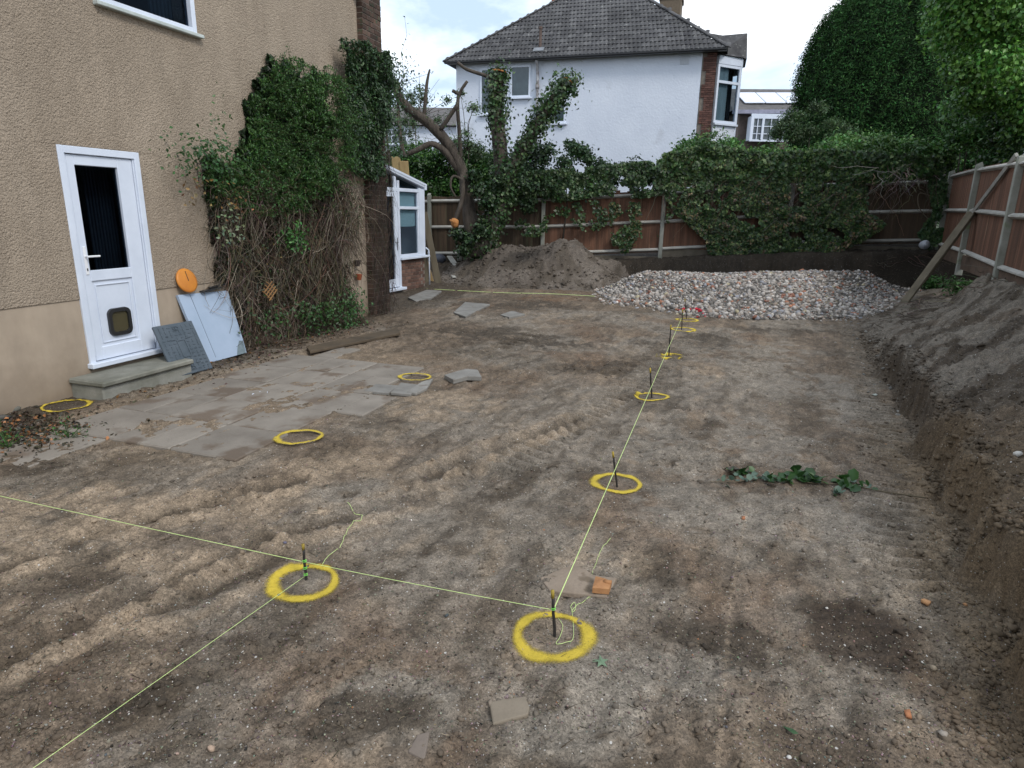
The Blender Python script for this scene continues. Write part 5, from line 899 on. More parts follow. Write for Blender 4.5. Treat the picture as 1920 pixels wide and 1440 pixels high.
def fence_ivy():
    # dense sheet of ivy over the fence to the right of the middle, and loose strands to the left
    r = root("fence_ivy", (6, 16.8, .8), "thick sheet of ivy covering the back fence behind the rubble", "ivy")
    def sheet(poly, n, t0, t1, thr, base, alt, pa, size, f=5.5, seed=3):
        xs = [p[0] for p in poly]; ys = [p[1] for p in poly]; a = min(xs)+(max(xs)-min(xs))*rng.random(n*3); b_ = min(ys)+(max(ys)-min(ys))*rng.random(n*3); k = inpoly(a, b_, poly); a, b_ = a[k][:n], b_[k][:n]
        Y = 18.2-.1452*((a-960)/F*17+2.34); P = np.array([at(u, v, y-.12) for u, v, y in zip(a, b_, Y)]); m_ = (fbm(P[:, 0], P[:, 2], f/2, 4, seed) > thr) & ~((np.abs(a-1484) < 9) & (b_ > 342) & (b_ < 388)); P = P[m_]; relief = fbm(P[:, 0], P[:, 2], 2.4, 4, seed+1)
        P[:, 1] -= np.abs(relief)*(t1)+t0*rng.random(len(P)); tone = (.75+.5*(fbm(P[:, 0], P[:, 2], 1.8, 3, seed+2)*.5+.5))[:, None]; leaves("ivy_leaves", P, (-.15, -1, .35), size*(.6+.7*rng.random(len(P))), np.clip(tints(len(P), base, .3, alt, pa)*tone, .004, 1), r, asp=.9, spread=.55)  # leaf tone varies in random patches over the sheet
        return P
    _g = None; full = [(1235, 300), (1300, 285), (1420, 300), (1560, 295), (1620, 320), (1625, 400), (1660, 420), (1610, 455), (1560, 475), (1330, 480), (1320, 450), (1265, 400), (1245, 370)]
    sheet(full, 33000, .06, .30, -.42, (.034, .072, .022), (.13, .18, .06), .26, .072); sheet(full, 9000, .02, .42, .02, (.13, .10, .06), (.24, .18, .09), .3, .06)
    sheet([(1240, 290), (1330, 268), (1420, 288), (1560, 280), (1760, 295), (1770, 325), (1640, 345), (1500, 330), (1240, 340)], 9000, .1, .3, -.5, (.035, .075, .02), (.11, .16, .05), .2, .09)
    sheet([(925, 325), (1060, 318), (1250, 300), (1250, 362), (1200, 372), (1130, 366), (1060, 378), (960, 385), (930, 380)], 8000, .08, .3, -.35, G_IVY, (.09, .13, .05), .2, .085)
    sheet([(960, 380), (1255, 372), (1262, 400), (1240, 440), (1170, 470), (1130, 430), (1010, 445), (960, 440)], 2600, .03, .15, .16, G_IVY, (.08, .12, .04), .2, .08, 6)
    sheet([(1140, 380), (1200, 380), (1205, 470), (1150, 480)], 1500, .02, .1, .0, G_IVY, (.12, .10, .04), .25, .075)
    sheet([(1735, 330), (1770, 330), (1775, 440), (1740, 470), (1720, 440), (1745, 400)], 1700, .02, .2, -.3, (.04, .085, .03), (.1, .16, .06), .2, .08)
    # bare stems
    n = 260; a = 1240+520*rng.random(n); b0 = 300+60*rng.random(n); P = np.array([at(u, v, 18.2-.1452*((u-960)/F*17+2.34)-.18) for u, v in zip(a, b0)]); t = np.linspace(0, 1, 9)[None, :, None]; d = np.stack([.5*rng.normal(size=n), -.05*rng.random(n), -.3-1.0*rng.random(n)], 1); pa = P[:, None]+d[:, None]*t+np.cumsum(rng.normal(size=(n, 9, 3))*np.array([.035, .01, .02]), 1); twigs("ivy_stems", pa, .007, tints(n, (.13, .10, .075), .3), r)
    # pale dead twigs spilling at the right hand end
    n = 70; P = np.tile(at(1690, 322, 16.2), (n, 1))+rng.normal(size=(n, 3))*np.array([.35, .1, .08]); d = np.stack([.45*rng.normal(size=n), -.15*rng.random(n), -.45*rng.random(n)-.1], 1); pa = P[:, None]+d[:, None]*t+np.cumsum(rng.normal(size=(n, 9, 3))*.025, 1); twigs("dead_stems", pa, .011, tints(n, (.27, .24, .20), .25), r)
    # loose creeper down the dark right-hand panel
    q = smooth_path([at(a, b_, 16.35) for a, b_ in ((1755, 372), (1725, 362), (1722, 385), (1735, 405), (1752, 420), (1757, 440))]); MB().tube(q, .012, 5).build("creeper_stem", mat("creeper_stem", (.22, .18, .13)), r); 
fence_ivy()
def wall_climber():
    r = root("wall_climber", W(3.4, .2, 0), "overgrown climber with green top and dead brown stems on the house wall", "climber")
    def poly_w(P): return [wall_sz(*p, .2) for p in P]
    def samp(poly, n):
        xs = [p[0] for p in poly]; ys = [p[1] for p in poly]; a = min(xs)-.3+(max(xs)-min(xs)+.6)*rng.random(n*4); b_ = min(ys)-.3+(max(ys)-min(ys)+.6)*rng.random(n*4); k = inpoly(a+.30*fbm(a, b_, 2.6, 4, 1, .6), b_+.36*fbm(a, b_, 2.9, 4, 3, .6), poly) & (a > 1.72); return a[k][:n], b_[k][:n]
    bulge = lambda s, z: .12+.33*np.exp(-((s-3.9)/1.0)**2)*sm(.2, 1.5, z)*(1-sm(3.3, 3.9, z))
    top = poly_w([(485, 200), (492, 160), (525, 130), (560, 112), (600, 118), (615, 145), (628, 200), (630, 300), (600, 370), (520, 400), (400, 360), (385, 330), (380, 300), (400, 275), (440, 290), (480, 290), (478, 240)])
    s, z = samp(top, 34000); m_ = (fbm(s, z, 3.2, 4, 2) > -.62); s, z = s[m_], z[m_]; rl = fbm(s, z, 2.6, 4, 5); r2_ = 1-np.abs(fbm(s*1.3, z*.75, 4.5, 3, 2))*2.6; t = bulge(s, z)*(.40+.45*rl+.55*r2_+.3*rng.random(len(s))); t = np.clip(t, .03, .75)
    P = A0+WD*s[:, None]+WN*t[:, None]; P[:, 2] = z; tone = (.75+.35*np.clip(rl+.3, 0, 1))[:, None]  # tint follows the relief: bulges painted as lit, hollows as shaded
    leaves("green_leaves", P, WN+np.array([0, 0, .5]), .025+.04*rng.random(len(P)), np.clip(tints(len(P), (.030, .085, .018), .35, (.08, .17, .035), .3)*tone, .004, 1), r, asp=.28, spread=.75, droop=1.6)
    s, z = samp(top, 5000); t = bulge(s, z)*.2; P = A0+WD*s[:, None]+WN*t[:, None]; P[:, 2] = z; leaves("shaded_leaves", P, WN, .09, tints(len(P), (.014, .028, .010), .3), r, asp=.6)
    # trailing shoots at the outline
    n = 520; s, z = samp(top, n); t0 = bulge(s, z); st = A0+WD*s[:, None]+WN*t0[:, None]; st[:, 2] = z; d = rng.normal(size=(n, 3)); d[:, 2] = np.abs(d[:, 2])*.6; d = WN*.15+d*.2; tt = np.linspace(0, 1, 7)[None, :, None]; pa = st[:, None]+d[:, None]*tt-np.array([0, 0, .1])*tt**2; twigs("shoots", pa, .003, tints(n, (.06, .08, .03)), r)
    P = (pa[:, 2:]).reshape(-1, 3); P = np.repeat(P, 3, 0)+rng.normal(size=(len(P)*3, 3))*.015; leaves("shoot_leaves", P, (0, 0, 1), .035, tints(len(P), (.045, .11, .025), .3), r, asp=.4, spread=1)
    # brown mass
    mass = poly_w([(362, 330), (400, 310), (520, 340), (640, 330), (668, 380), (655, 460), (668, 540), (690, 575), (640, 600), (560, 612), (470, 640), (448, 600), (440, 540), (425, 480), (410, 430), (362, 380), (345, 350)])
    n = 3400; s, z = samp(mass, n); n = len(s); t = bulge(s, z)*(.3+.8*rng.random(n)); st = A0+WD*s[:, None]+WN*t[:, None]; st[:, 2] = z
    L_ = (.25+.8*rng.random(n)**1.5)[:, None]; d = WD*(.45*rng.normal(size=(n, 1))+.12)+WN*.10*rng.normal(size=(n, 1))+np.array([0, 0, -1.])*(.35+.6*rng.random((n, 1))); k_ = rng.random(n) < .2; d[k_, 2] *= -.3
    K = 9; tt = np.linspace(0, 1, K)[None, :, None]; cu = rng.normal(size=(n, 1, 3))*.22; pa = st[:, None]+d[:, None]*L_[:, None]*tt+cu*L_[:, None]*tt*(1-tt)*1.6+np.cumsum(rng.normal(size=(n, K, 3))*.007, 1)
    pa[..., 2] = np.maximum(pa[..., 2], .02); off = (pa-A0)@WN; pa += WN*np.maximum(.02-off, 0)[..., None]
    ok = (((pa-A0)@WD).min(1) > 1.45); pa = pa[ok]; n = len(pa)
    twigs("dead_stems", pa, .0024+.0036*rng.random(n), tints(n, (.12, .092, .066), .38, (.27, .23, .18), .16), r)
    low = wall_sz(560, 600); s, z = samp(mass, 15000); t = bulge(s, z)*.22+.02; P = A0+WD*s[:, None]+WN*t[:, None]; P[:, 2] = z; leaves("dead_leaves", P, WN, .045+.05*rng.random(len(P)), tints(len(P), (.05, .038, .026), .35, (.018, .03, .012), .35), r, asp=.5, spread=.8)
    s, z = samp(mass, 3200); m_ = fbm(s, z, 2.2, 4, 1)*.8+rng.random(len(s))*.5 > .35; s, z = s[m_], z[m_]; t = bulge(s, z)*(.6+.5*rng.random(len(s))); P = A0+WD*s[:, None]+WN*t[:, None]; P[:, 2] = z; leaves("green_sprigs", P, WN, .04, tints(len(P), (.03, .07, .02), .35, (.18, .13, .03), .06), r, asp=.45)
    for (px, py, n, sx, sz, base) in ((552, 445, 260, .12, .1, (.05, .15, .03)), (430, 425, 90, .07, .13, (.16, .20, .12)), (600, 590, 520, .3, .12, (.035, .085, .022)), (505, 600, 120, .25, .12, (.035, .08, .022)), (655, 580, 420, .2, .18, (.04, .11, .028)), (445, 375, 28, .12, .1, (.26, .14, .05)), (395, 300, 420, .25, .13, (.03, .085, .02)), (410, 265, 60, .06, .2, (.05, .1, .03)), (365, 365, 26, .08, .12, (.2, .13, .05))):
        s0, z0 = wall_sz(px, py, .3); P = A0+WD*(s0+sx*rng.normal(size=(n, 1)))+WN*(.3+.08*rng.normal(size=(n, 1))); P[:, 2] = np.maximum(z0+sz*rng.normal(size=n), .02); leaves("leaf_tuft", P, WN+np.array([0, 0, .5]), .05, tints(n, base, .25), r, asp=.6)
    # pier ivy
    r2 = root("pier_ivy", W(5.3, .2, 2), "dark evergreen climber hanging on the brick corner pier", "climber"); poly = [wall_sz(*p, .2) for p in [(648, 92), (665, 84), (700, 92), (724, 110), (733, 180), (720, 230), (712, 300), (700, 345), (668, 350), (655, 300), (645, 200)]]
    s, z = samp(poly, 11000); rl = fbm(s, z, 3, 4, 5); t = .16+.2*np.clip(rl+.4, 0, 1)*rng.random(len(s))+.06*rng.random(len(s)); P = A0+WD*s[:, None]+WN*t[:, None]; P[:, 2] = z
    leaves("green_leaves", P, WN+np.array([0, 0, .5]), .04+.045*rng.random(len(P)), tints(len(P), (.022, .052, .018), .35, (.05, .10, .03), .2), r2, asp=.4, droop=.9)
    P = np.stack([W(5.85+.22*abs(rng.normal()), .05+.2*rng.normal(), 2.6+1.6*rng.random()) for _ in range(900)]); leaves("edge_leaves", P, WN, .06, tints(900, (.03, .065, .025), .35), r2, asp=.5)
    n = 1100; s = 5.0+.68*rng.random(n); z = .1+2.7*rng.random(n); st = A0+WD*s[:, None]+WN*(.13+.1*rng.random((n, 1))); st[:, 2] = z; d = WD*.12*rng.normal(size=(n, 1))+np.array([0, 0, -.5])*rng.random((n, 1)); pa = st[:, None]+d[:, None]*tt+np.cumsum(rng.normal(size=(n, 9, 3))*.006, 1); pa[..., 2] = np.maximum(pa[..., 2], .02); twigs("hanging_stems", pa, .003, tints(n, (.07, .055, .045), .4), r2)
    # small lattice, bracket, two pots
    lt = root("trellis_scrap", W(*[wall_sz(508, 545, .3)[0]], .3, .6), "broken piece of orange-brown trellis caught in the dead stems", "trellis"); s0, z0 = wall_sz(505, 545, .33)
    ol = mat("orange_lath", (.30, .17, .07), (.2, .11, .05), 6)
    for sg in (1, -1):
        for k in range(4):
            u = WD*math.cos(.65)*sg+np.array([0, 0, math.sin(.65)]); q = WD*(-math.sin(.65))*sg+np.array([0, 0, math.cos(.65)]); c = W(s0, .34+.01*sg, z0)+q*(-.07+.045*k); MB().bar(c-u*.10, c+u*.10, .012, .008, up=tuple(WN)).build("lath", ol, lt)
    s0, z0 = wall_sz(372, 328); b = MB(); b.tube([W(s0-.02, .01, z0+.12), W(s0-.02, .01, z0-.08)], .006, 6); b.tube([W(s0-.02, .01, z0+.12), W(s0+.02, .16, z0+.10), W(s0+.02, .18, z0+.06)], .006, 6); b.tube([W(s0-.02, .01, z0-.04), W(s0+.01, .12, z0+.10)], .005, 6); b.build("wall_bracket", BLACKP, None, label="thin black hanging basket bracket on the wall left of the climber", cat="bracket")
    for (px, py, lb, c) in ((669, 492, "small dark hanging pot high on the strip of wall by the pier", (.05, .04, .035)), (672, 518, "lower hanging pot with a red top on the strip of wall", (.32, .09, .04))):
        s0, z0 = wall_sz(px, py, .06); V = MB(); V.tube([W(s0, .07, z0-.06), W(s0, .07, z0+.03), W(s0, .07, z0+.035), W(s0, .07, z0+.01)], (.035, .055, .045, .04), 12); V.build("hanging_pot", mat("pot_%d" % px, c, None, 5), None, label=lb, cat="flower pot", group="small pots on the wall")
wall_climber()
# ------------------------------------------------------------------ PAVING
SLAB = mat("paving_slab", (.25, .222, .188), (.18, .157, .132), 3, .9, .35, 60, objr=.08, spots=(2.2, .56, (.14, .108, .082)))
GSLAB = mat("grey_slab", (.25, .24, .22), (.16, .15, .135), 4, .9, .4, 60, objr=.1, spots=(3, .6, (.13, .105, .085)))
def paving():
    pat = tag(link(bpy.data.objects.new("patio", None)), "old flush paving slabs half covered in sand beside the doorstep", "patio", None, 'structure'); ORG[pat.name] = np.zeros(3)
    poly = [(-1.3, .95), (-1.25, 1.35), (-.95, 1.4), (-.95, 2.05), (-.65, 2.1), (-.65, 2.6), (.0, 2.65), (.55, 2.9), (1.45, 2.75), (2.3, 2.45), (2.35, 1.6), (3.2, 1.65), (3.2, 1.25), (2.2, 1.1), (1.2, .75), (.2, .8)]
    me = [box_mesh("paving_slab", .592, .592, .05, SLAB, .008, .006) for _ in range(4)]; small = [box_mesh("paving_slab", .592, .292, .05, SLAB, .008, .006) for _ in range(3)]; i = 0
    for a in range(-3, 7):
        for c in range(0, 5):
            for half in ((0, 1) if (a*7+c*3) % 4 == 0 else (None,)):
                s = -.32+a*.6+.3; t = .75+c*.6+.3; 
                if half is not None: t = t-.15+.3*half
                if not inpoly(np.array([s]), np.array([t]), poly)[0]: continue
                p = W(s, t, 0); p[2] = hs1(p[0], p[1])-.004+.004*rng.normal(); tl = rng.normal(size=2)*.006; rz = rng.normal()*.006
                X = WD*math.cos(rz)+WN*math.sin(rz)+np.array([0, 0, tl[0]]); Yv = -WD*math.sin(rz)+WN*math.cos(rz)+np.array([0, 0, tl[1]]); Z = np.cross(X, -Yv); Z = Z if Z[2] > 0 else -Z
                inst("paving_slab", (small if half is not None else me)[i % 3], pat, p, X, Yv, Z); i += 1
    def slab_px(P, th, m, lb, z=.0, name="paving_slab", grp=None, cat="paving slab", lift=.02):
        Q = []
        for px, py in P: q = on(px, py); Q.append(np.array([q[0], q[1], hs1(q[0], q[1])+lift]))
        k = len(Q); V = Q+[q-np.array([0, 0, th]) for q in Q]; ar = sum(Q[j][0]*Q[(j+1) % k][1]-Q[(j+1) % k][0]*Q[j][1] for j in range(k)); top = tuple(range(k)) if ar > 0 else tuple(range(k))[::-1]
        Fs = [top, tuple(i_+k for i_ in top[::-1])]+[(top[j], top[j]+k, top[(j+1) % k]+k, top[(j+1) % k]) for j in range(k)]
        o = MB().add(V, Fs).build(name, m, None, label=lb, cat=cat, group=grp); bv = o.modifiers.new("bevel", 'BEVEL'); bv.width = .006; bv.segments = 2; return o
    slab_px([(705, 724), (748, 728), (728, 742), (682, 738)], .03, GSLAB, "left of three narrow grey slab strips below the yellow ring on the patio", lift=.03); slab_px([(752, 722), (792, 727), (770, 743), (732, 741)], .03, GSLAB, "middle of three narrow grey slab strips below the yellow ring", lift=.03); slab_px([(790, 722), (812, 715), (800, 733), (780, 743), (762, 741)], .03, GSLAB, "right of three narrow grey slab strips below the yellow ring", lift=.035)
    slab_px([(833, 713), (872, 700), (896, 703), (903, 713), (876, 716), (850, 722)], .05, GSLAB, "broken grey slab lying loose right of the patio ring", lift=.06)
    slab_px([(850, 588), (872, 568), (919, 571), (893, 586), (873, 597)], .04, GSLAB, "flat grey slab in the soil nearer the lean-to end", lift=.03)
    slab_px([(938, 592), (960, 586), (985, 592), (955, 598)], .04, GSLAB, "small worn slab just right of the flat grey slab", lift=.03)
    slab_px([(765, 560), (800, 546), (828, 548), (812, 560), (780, 566)], .05, GSLAB, "mossy slab at the foot of the lean-to door", lift=.04)
    slab_px([(1012, 1085), (1080, 1058), (1112, 1085), (1156, 1095), (1138, 1122), (1060, 1124), (1030, 1108)], .03, mat("buff_slab", (.27, .215, .165), (.20, .155, .115), 7, .9, .5, 60, spots=(9, .55, (.15, .115, .082))), "cracked buff slab under the orange line holder", lift=.014)
    slab_px([(917, 1318), (985, 1311), (993, 1330), (990, 1350), (924, 1360)], .02, mat("brown_slab", (.215, .178, .135), (.165, .135, .10), 4, .9, .3, 50), "small flat brownish slab at the bottom centre", lift=.012)
    slab_px([(782, 1378), (806, 1376), (802, 1400), (796, 1426), (764, 1416)], .04, mat("brown_stone", (.20, .165, .135), (.15, .12, .10), 4, .9, .3, 50), "curved brown stone fragment near the bottom edge", name="stone_fragment", cat="stone", lift=.025)
    slab_px([(575, 657), (745, 622), (751, 631), (582, 671)], .035, mat("old_plank", (.115, .085, .055), (.065, .05, .035), 3, .85, .4, 40), "old brown scaffold plank lying beside the wall climber", name="ground_plank", cat="plank", lift=.055)
paving()
# ------------------------------------------------------------------ PAINT RINGS, STAKES, STRING
def paint_mat(name, c):
    m = bpy.data.materials.new(name); m.use_nodes = True; nt = m.node_tree; N = nt.nodes; L = nt.links; b = N['Principled BSDF']; b.inputs['Roughness'].default_value = .8; out = N['Material Output']
    a = N.new("ShaderNodeAttribute"); a.attribute_name = 'tint'; sp = N.new("ShaderNodeSeparateColor"); L.new(a.outputs['Color'], sp.inputs[0])
    tc = N.new("ShaderNodeTexCoord"); n = N.new("ShaderNodeTexNoise"); n.inputs['Scale'].default_value = 120; n.inputs['Detail'].default_value = 6; n.inputs['Roughness'].default_value = .75; L.new(tc.outputs['Object'], n.inputs[0])
    v = N.new("ShaderNodeTexVoronoi"); v.inputs['Scale'].default_value = 170; L.new(tc.outputs['Object'], v.inputs[0])
    n3 = N.new("ShaderNodeMix"); n3.data_type = 'RGBA'; n3.inputs[6].default_value = (*[x*.78 for x in c], 1); n3.inputs[7].default_value = (*c, 1); L.new(n.outputs[0], n3.inputs[0]); L.new(n3.outputs[2], b.inputs['Base Color'])
    s1 = N.new("ShaderNodeMath"); s1.operation = 'MULTIPLY_ADD'; s1.inputs[1].default_value = -1.0; L.new(n.outputs[0], s1.inputs[0]); L.new(sp.outputs[0], s1.inputs[2])
    s2 = N.new("ShaderNodeMath"); s2.operation = 'MULTIPLY_ADD'; s2.inputs[1].default_value = -.25; L.new(v.outputs['Distance'], s2.inputs[0]); L.new(s1.outputs[0], s2.inputs[2])
    r = N.new("ShaderNodeMapRange"); r.inputs[1].default_value = -.40; r.inputs[2].default_value = .34; L.new(s2.outputs[0], r.inputs[0]); bp = N.new("ShaderNodeBump"); bp.inputs['Strength'].default_value = .8; bp.inputs['Distance'].default_value = .008; L.new(n.outputs[0], bp.inputs['Height']); L.new(bp.outputs[0], b.inputs['Normal'])
    t = N.new("ShaderNodeBsdfTransparent"); mx = N.new("ShaderNodeMixShader"); L.new(r.outputs[0], mx.inputs[0]); L.new(t.outputs[0], mx.inputs[1]); L.new(b.outputs[0], mx.inputs[2]); L.new(mx.outputs[0], out.inputs[0]); return m
YP = paint_mat("yellow_paint", (.60, .44, .04)); RPM = paint_mat("red_paint", (.5, .02, .03))
def ring(px, py, rx, ry, lb, m=YP, wid=.028, seed=0, dens=.95, extra=0., lift=.006):
    # centre and extents measured in the photo, laid on the soil as a real ring
    c = on(px, py); e = on(px+rx, py); f0 = on(px, py-ry); f1 = on(px, py+ry); ra = abs(e[0]-c[0]); rb = abs(f0[1]-f1[1])/2; cy = (f0[1]+f1[1])/2; cx = c[0]; rg = np.random.default_rng(seed)
    na, nr = 240, 17; A = np.linspace(0, 2*math.pi, na, endpoint=False); wob = 1+.018*np.sin(A*2+seed)+.014*np.sin(A*3+seed*2)
    V = []; T = []
    ww = wid*(1+.2*np.sin(A+seed+2)+.15*np.sin(3*A+seed*1.7)); fade = np.clip(dens+extra*np.sin(2*A+seed)+.15*np.sin(5*A+seed), 0, 1.1)
    for j in range(nr):
        u = (j/(nr-1)-.5)*2; rad = u*2.4
        x = cx+(ra*wob+rad*ww)*np.cos(A); y = cy+(rb*wob+rad*ww)*np.sin(A); z = ground_h(x, y)+lift; al = fade*np.exp(-(rad/1.1)**2)*(1.12+.12*np.sin(7*A+seed*3))+.12*np.exp(-(rad/2.0)**2)*fade; al = al*(1-sm(.8, 1, abs(u))); V.append(np.stack([x, y, z], 1)); T.append(np.repeat(al[:, None], 3, 1))
    V = np.concatenate(V); T = np.concatenate(T); i = np.arange(nr-1)[:, None]*na+np.arange(na)[None]; i2 = np.arange(nr-1)[:, None]*na+((np.arange(na)+1) % na)[None]; Fs = np.stack([i, i2, i2+na, i+na], -1).reshape(-1, 4)
    return np_obj("paint_ring", V, Fs, m, None, T, smooth=True, label=lb, cat="paint mark", group="sprayed rings on the ground")
ring(1037, 1195, 66, 42, "largest yellow sprayed ring, round the nearest stake at the string corner", seed=1, wid=.024)
ring(571, 1094, 56, 32, "yellow sprayed ring round the stake with green string binding, left foreground", seed=2, wid=.022)
ring(1157, 907, 42, 17, "yellow sprayed ring beside the fallen leafy branch, second along the line", seed=3, wid=.02)
ring(1222, 745, 31, 7, "yellow sprayed ring third along the line, with spray overspill at its left", seed=4, wid=.020, extra=.1)
ring(1255, 667, 25, 4, "patchy broken yellow ring fourth along the line", seed=5, wid=.018, dens=.6, extra=.3)
ring(1281, 618, 21, 3.6, "yellow sprayed ring fifth along the line", seed=6, wid=.022)
ring(1288, 600, 18, 3, "small far yellow ring just before the red paint", seed=7, wid=.025)
ring(1298, 578, 20, 4, "red sprayed ring at the edge of the rubble heap", m=RPM, seed=8, wid=.03, dens=.7, lift=.06)
ring(562, 823, 40, 12, "yellow sprayed ring at the near edge of the patio slabs", seed=9, wid=.018, lift=.02)
ring(778, 711, 29, 6.5, "yellow sprayed ring at the far corner of the patio", seed=10, wid=.018, lift=.03, dens=.85)
ring(128, 761, 38, 10, "yellow sprayed ring close to the house wall left of the doorstep", seed=11, wid=.016, lift=.008)
STK = mat("black_steel_rod", (.022, .021, .022), (.03, .026, .022), 10, .6, .3); YT = mat("yellow_tip_paint", (.42, .30, .04), (.22, .16, .03), 8, .6, .1); STR = mat("lime_string", (.62, .78, .30), (.5, .64, .25), 20, .6, .2)
TOPS = {}
def stake(key, bx, by, tx, ty, lb, rad=.006, tip=.04):
    a = on(bx, by); c = at(tx, ty, a[1]); TOPS[key] = (a, c); r = root("marker_stake", a, lb, "stake", "marker stakes"); d = (c-a)/np.linalg.norm(c-a)
    P = [a-d*.05]+[a+(c-a)*f+np.array([1, 0, 0])*.0015*math.sin(9*f) for f in np.linspace(0, .86, 6)]; MB().tube(P, rad, 8).build("rod", STK, r, smooth=True); MB().tube([a+(c-a)*.84, c], rad*1.12, 8).build("painted_tip", YT, r, smooth=True); return r
stake('a', 1040, 1193, 1036, 1107, "black stake with a yellow tip in the largest ring where the strings meet", .0068); s0r = stake('b', 574, 1087, 568, 1020, "black stake with green string binding in the left foreground ring", .0065)
stake('c', 1157, 913, 1149, 847, "black stake inside the second ring along the line", .0065); stake('d', 1222, 746, 1219, 690, "tall black stake inside the third ring along the line", .0075); stake('e', 1254, 667, 1258, 609, "black stake in the broken fourth ring", .008); stake('f', 1278, 618, 1280, 580, "black stake in the fifth ring", .0085); stake('g', 1287, 598, 1284, 560, "thin black stake at the far small yellow ring", .008); stake('h', 1296, 577, 1296, 556, "short greenish stake at the red ring", .007)
def string(P, lb, r_=.0016, name="string_line"): return MB().tube(np.array(P), r_, 5).build(name, STR, None, smooth=True, label=lb, cat="string")
def sag(a, b, s=.01, n=24): t = np.linspace(0, 1, n)[:, None]; P = np.array(a)*(1-t)+np.array(b)*t; P[:, 2] -= (4*s*t*(1-t))[:, 0]; return P
pa, pb_ = TOPS['a'], TOPS['b']; ka = pa[0]+(pa[1]-pa[0])*.58; kb_ = pb_[0]+(pb_[1]-pb_[0])*.50; kb2 = pb_[0]+(pb_[1]-pb_[0])*.12
far = TOPS['g'][0]+(TOPS['g'][1]-TOPS['g'][0])*.5
P1 = sag(ka, far, .0); 
left_end = at(-60, 917, 3.35); string(sag(left_end, kb_, .0), "lime string crossing from the left edge of the picture to the bound stake", .0017); string(sag(kb_, ka, .004), "lime string between the bound stake and the corner stake", .0015)
string(P1, "long lime string running from the corner stake along the row of stakes", .0024); low = at(20, 1470, 1.50); string(sag(kb2, low, .0), "lime string from the bound stake down to the bottom left corner", .0012)
P = [on(a, b, .012) for a, b in ((800, 543), (880, 548), (950, 551), (1030, 553), (1115, 557))]
for q in P: q[2] = max(q[2], .03)
string(smooth_path(P), "pale string stretched across the soil from the lean-to to the rubble heap", .005)
def loose(P, lb, r_=.0013, m=None):
    Q = [on(a, b, .004) for a, b in P]; q = smooth_path(Q, 6); q[:, 2] = ground_h(q[:, 0], q[:, 1])+.004; o = string(q, lb, r_, "loose_string")
    if m: o.data.materials[0] = m; o.name = "cable_offcut"; o["category"] = "cable"
loose([(600, 1068), (612, 1048), (640, 1024), (650, 1000), (658, 984), (676, 977), (680, 968), (665, 964), (652, 960)], "loose wavy end of lime string trailing behind the bound stake", .0014)
loose([(1046, 1160), (1055, 1175), (1050, 1195), (1043, 1209), (1060, 1206), (1075, 1196), (1073, 1148)], "loose loop of lime string inside the largest ring", .0012)
loose([(1073, 1148), (1070, 1138), (1078, 1132), (1078, 1145), (1072, 1147), (1082, 1135), (1112, 1117)], "knotted lime string leading to the orange line holder", .0012); loose([(1117, 1097), (1110, 1078), (1118, 1055), (1128, 1030), (1145, 1010)], "lime string tail lying beyond the orange line holder", .0012)
for key, r0, fr in (('b', s0r, (.12, .16, .30, .34, .50, .54)), ('a', None, (.58, .61))):
    a, c = TOPS[key]; d = c-a; par = r0 or bpy.data.objects.get("marker_stake")
    for f in fr: q = a+d*f; P = [q+np.array([math.cos(t)*.0085, math.sin(t)*.0085, .006*t/6.3]) for t in np.linspace(0, 2*math.pi, 12)]; MB().tube(P, .0016, 4).build("string_binding", mat("green_string", (.25, .75, .12), (.2, .6, .1), 9), par)
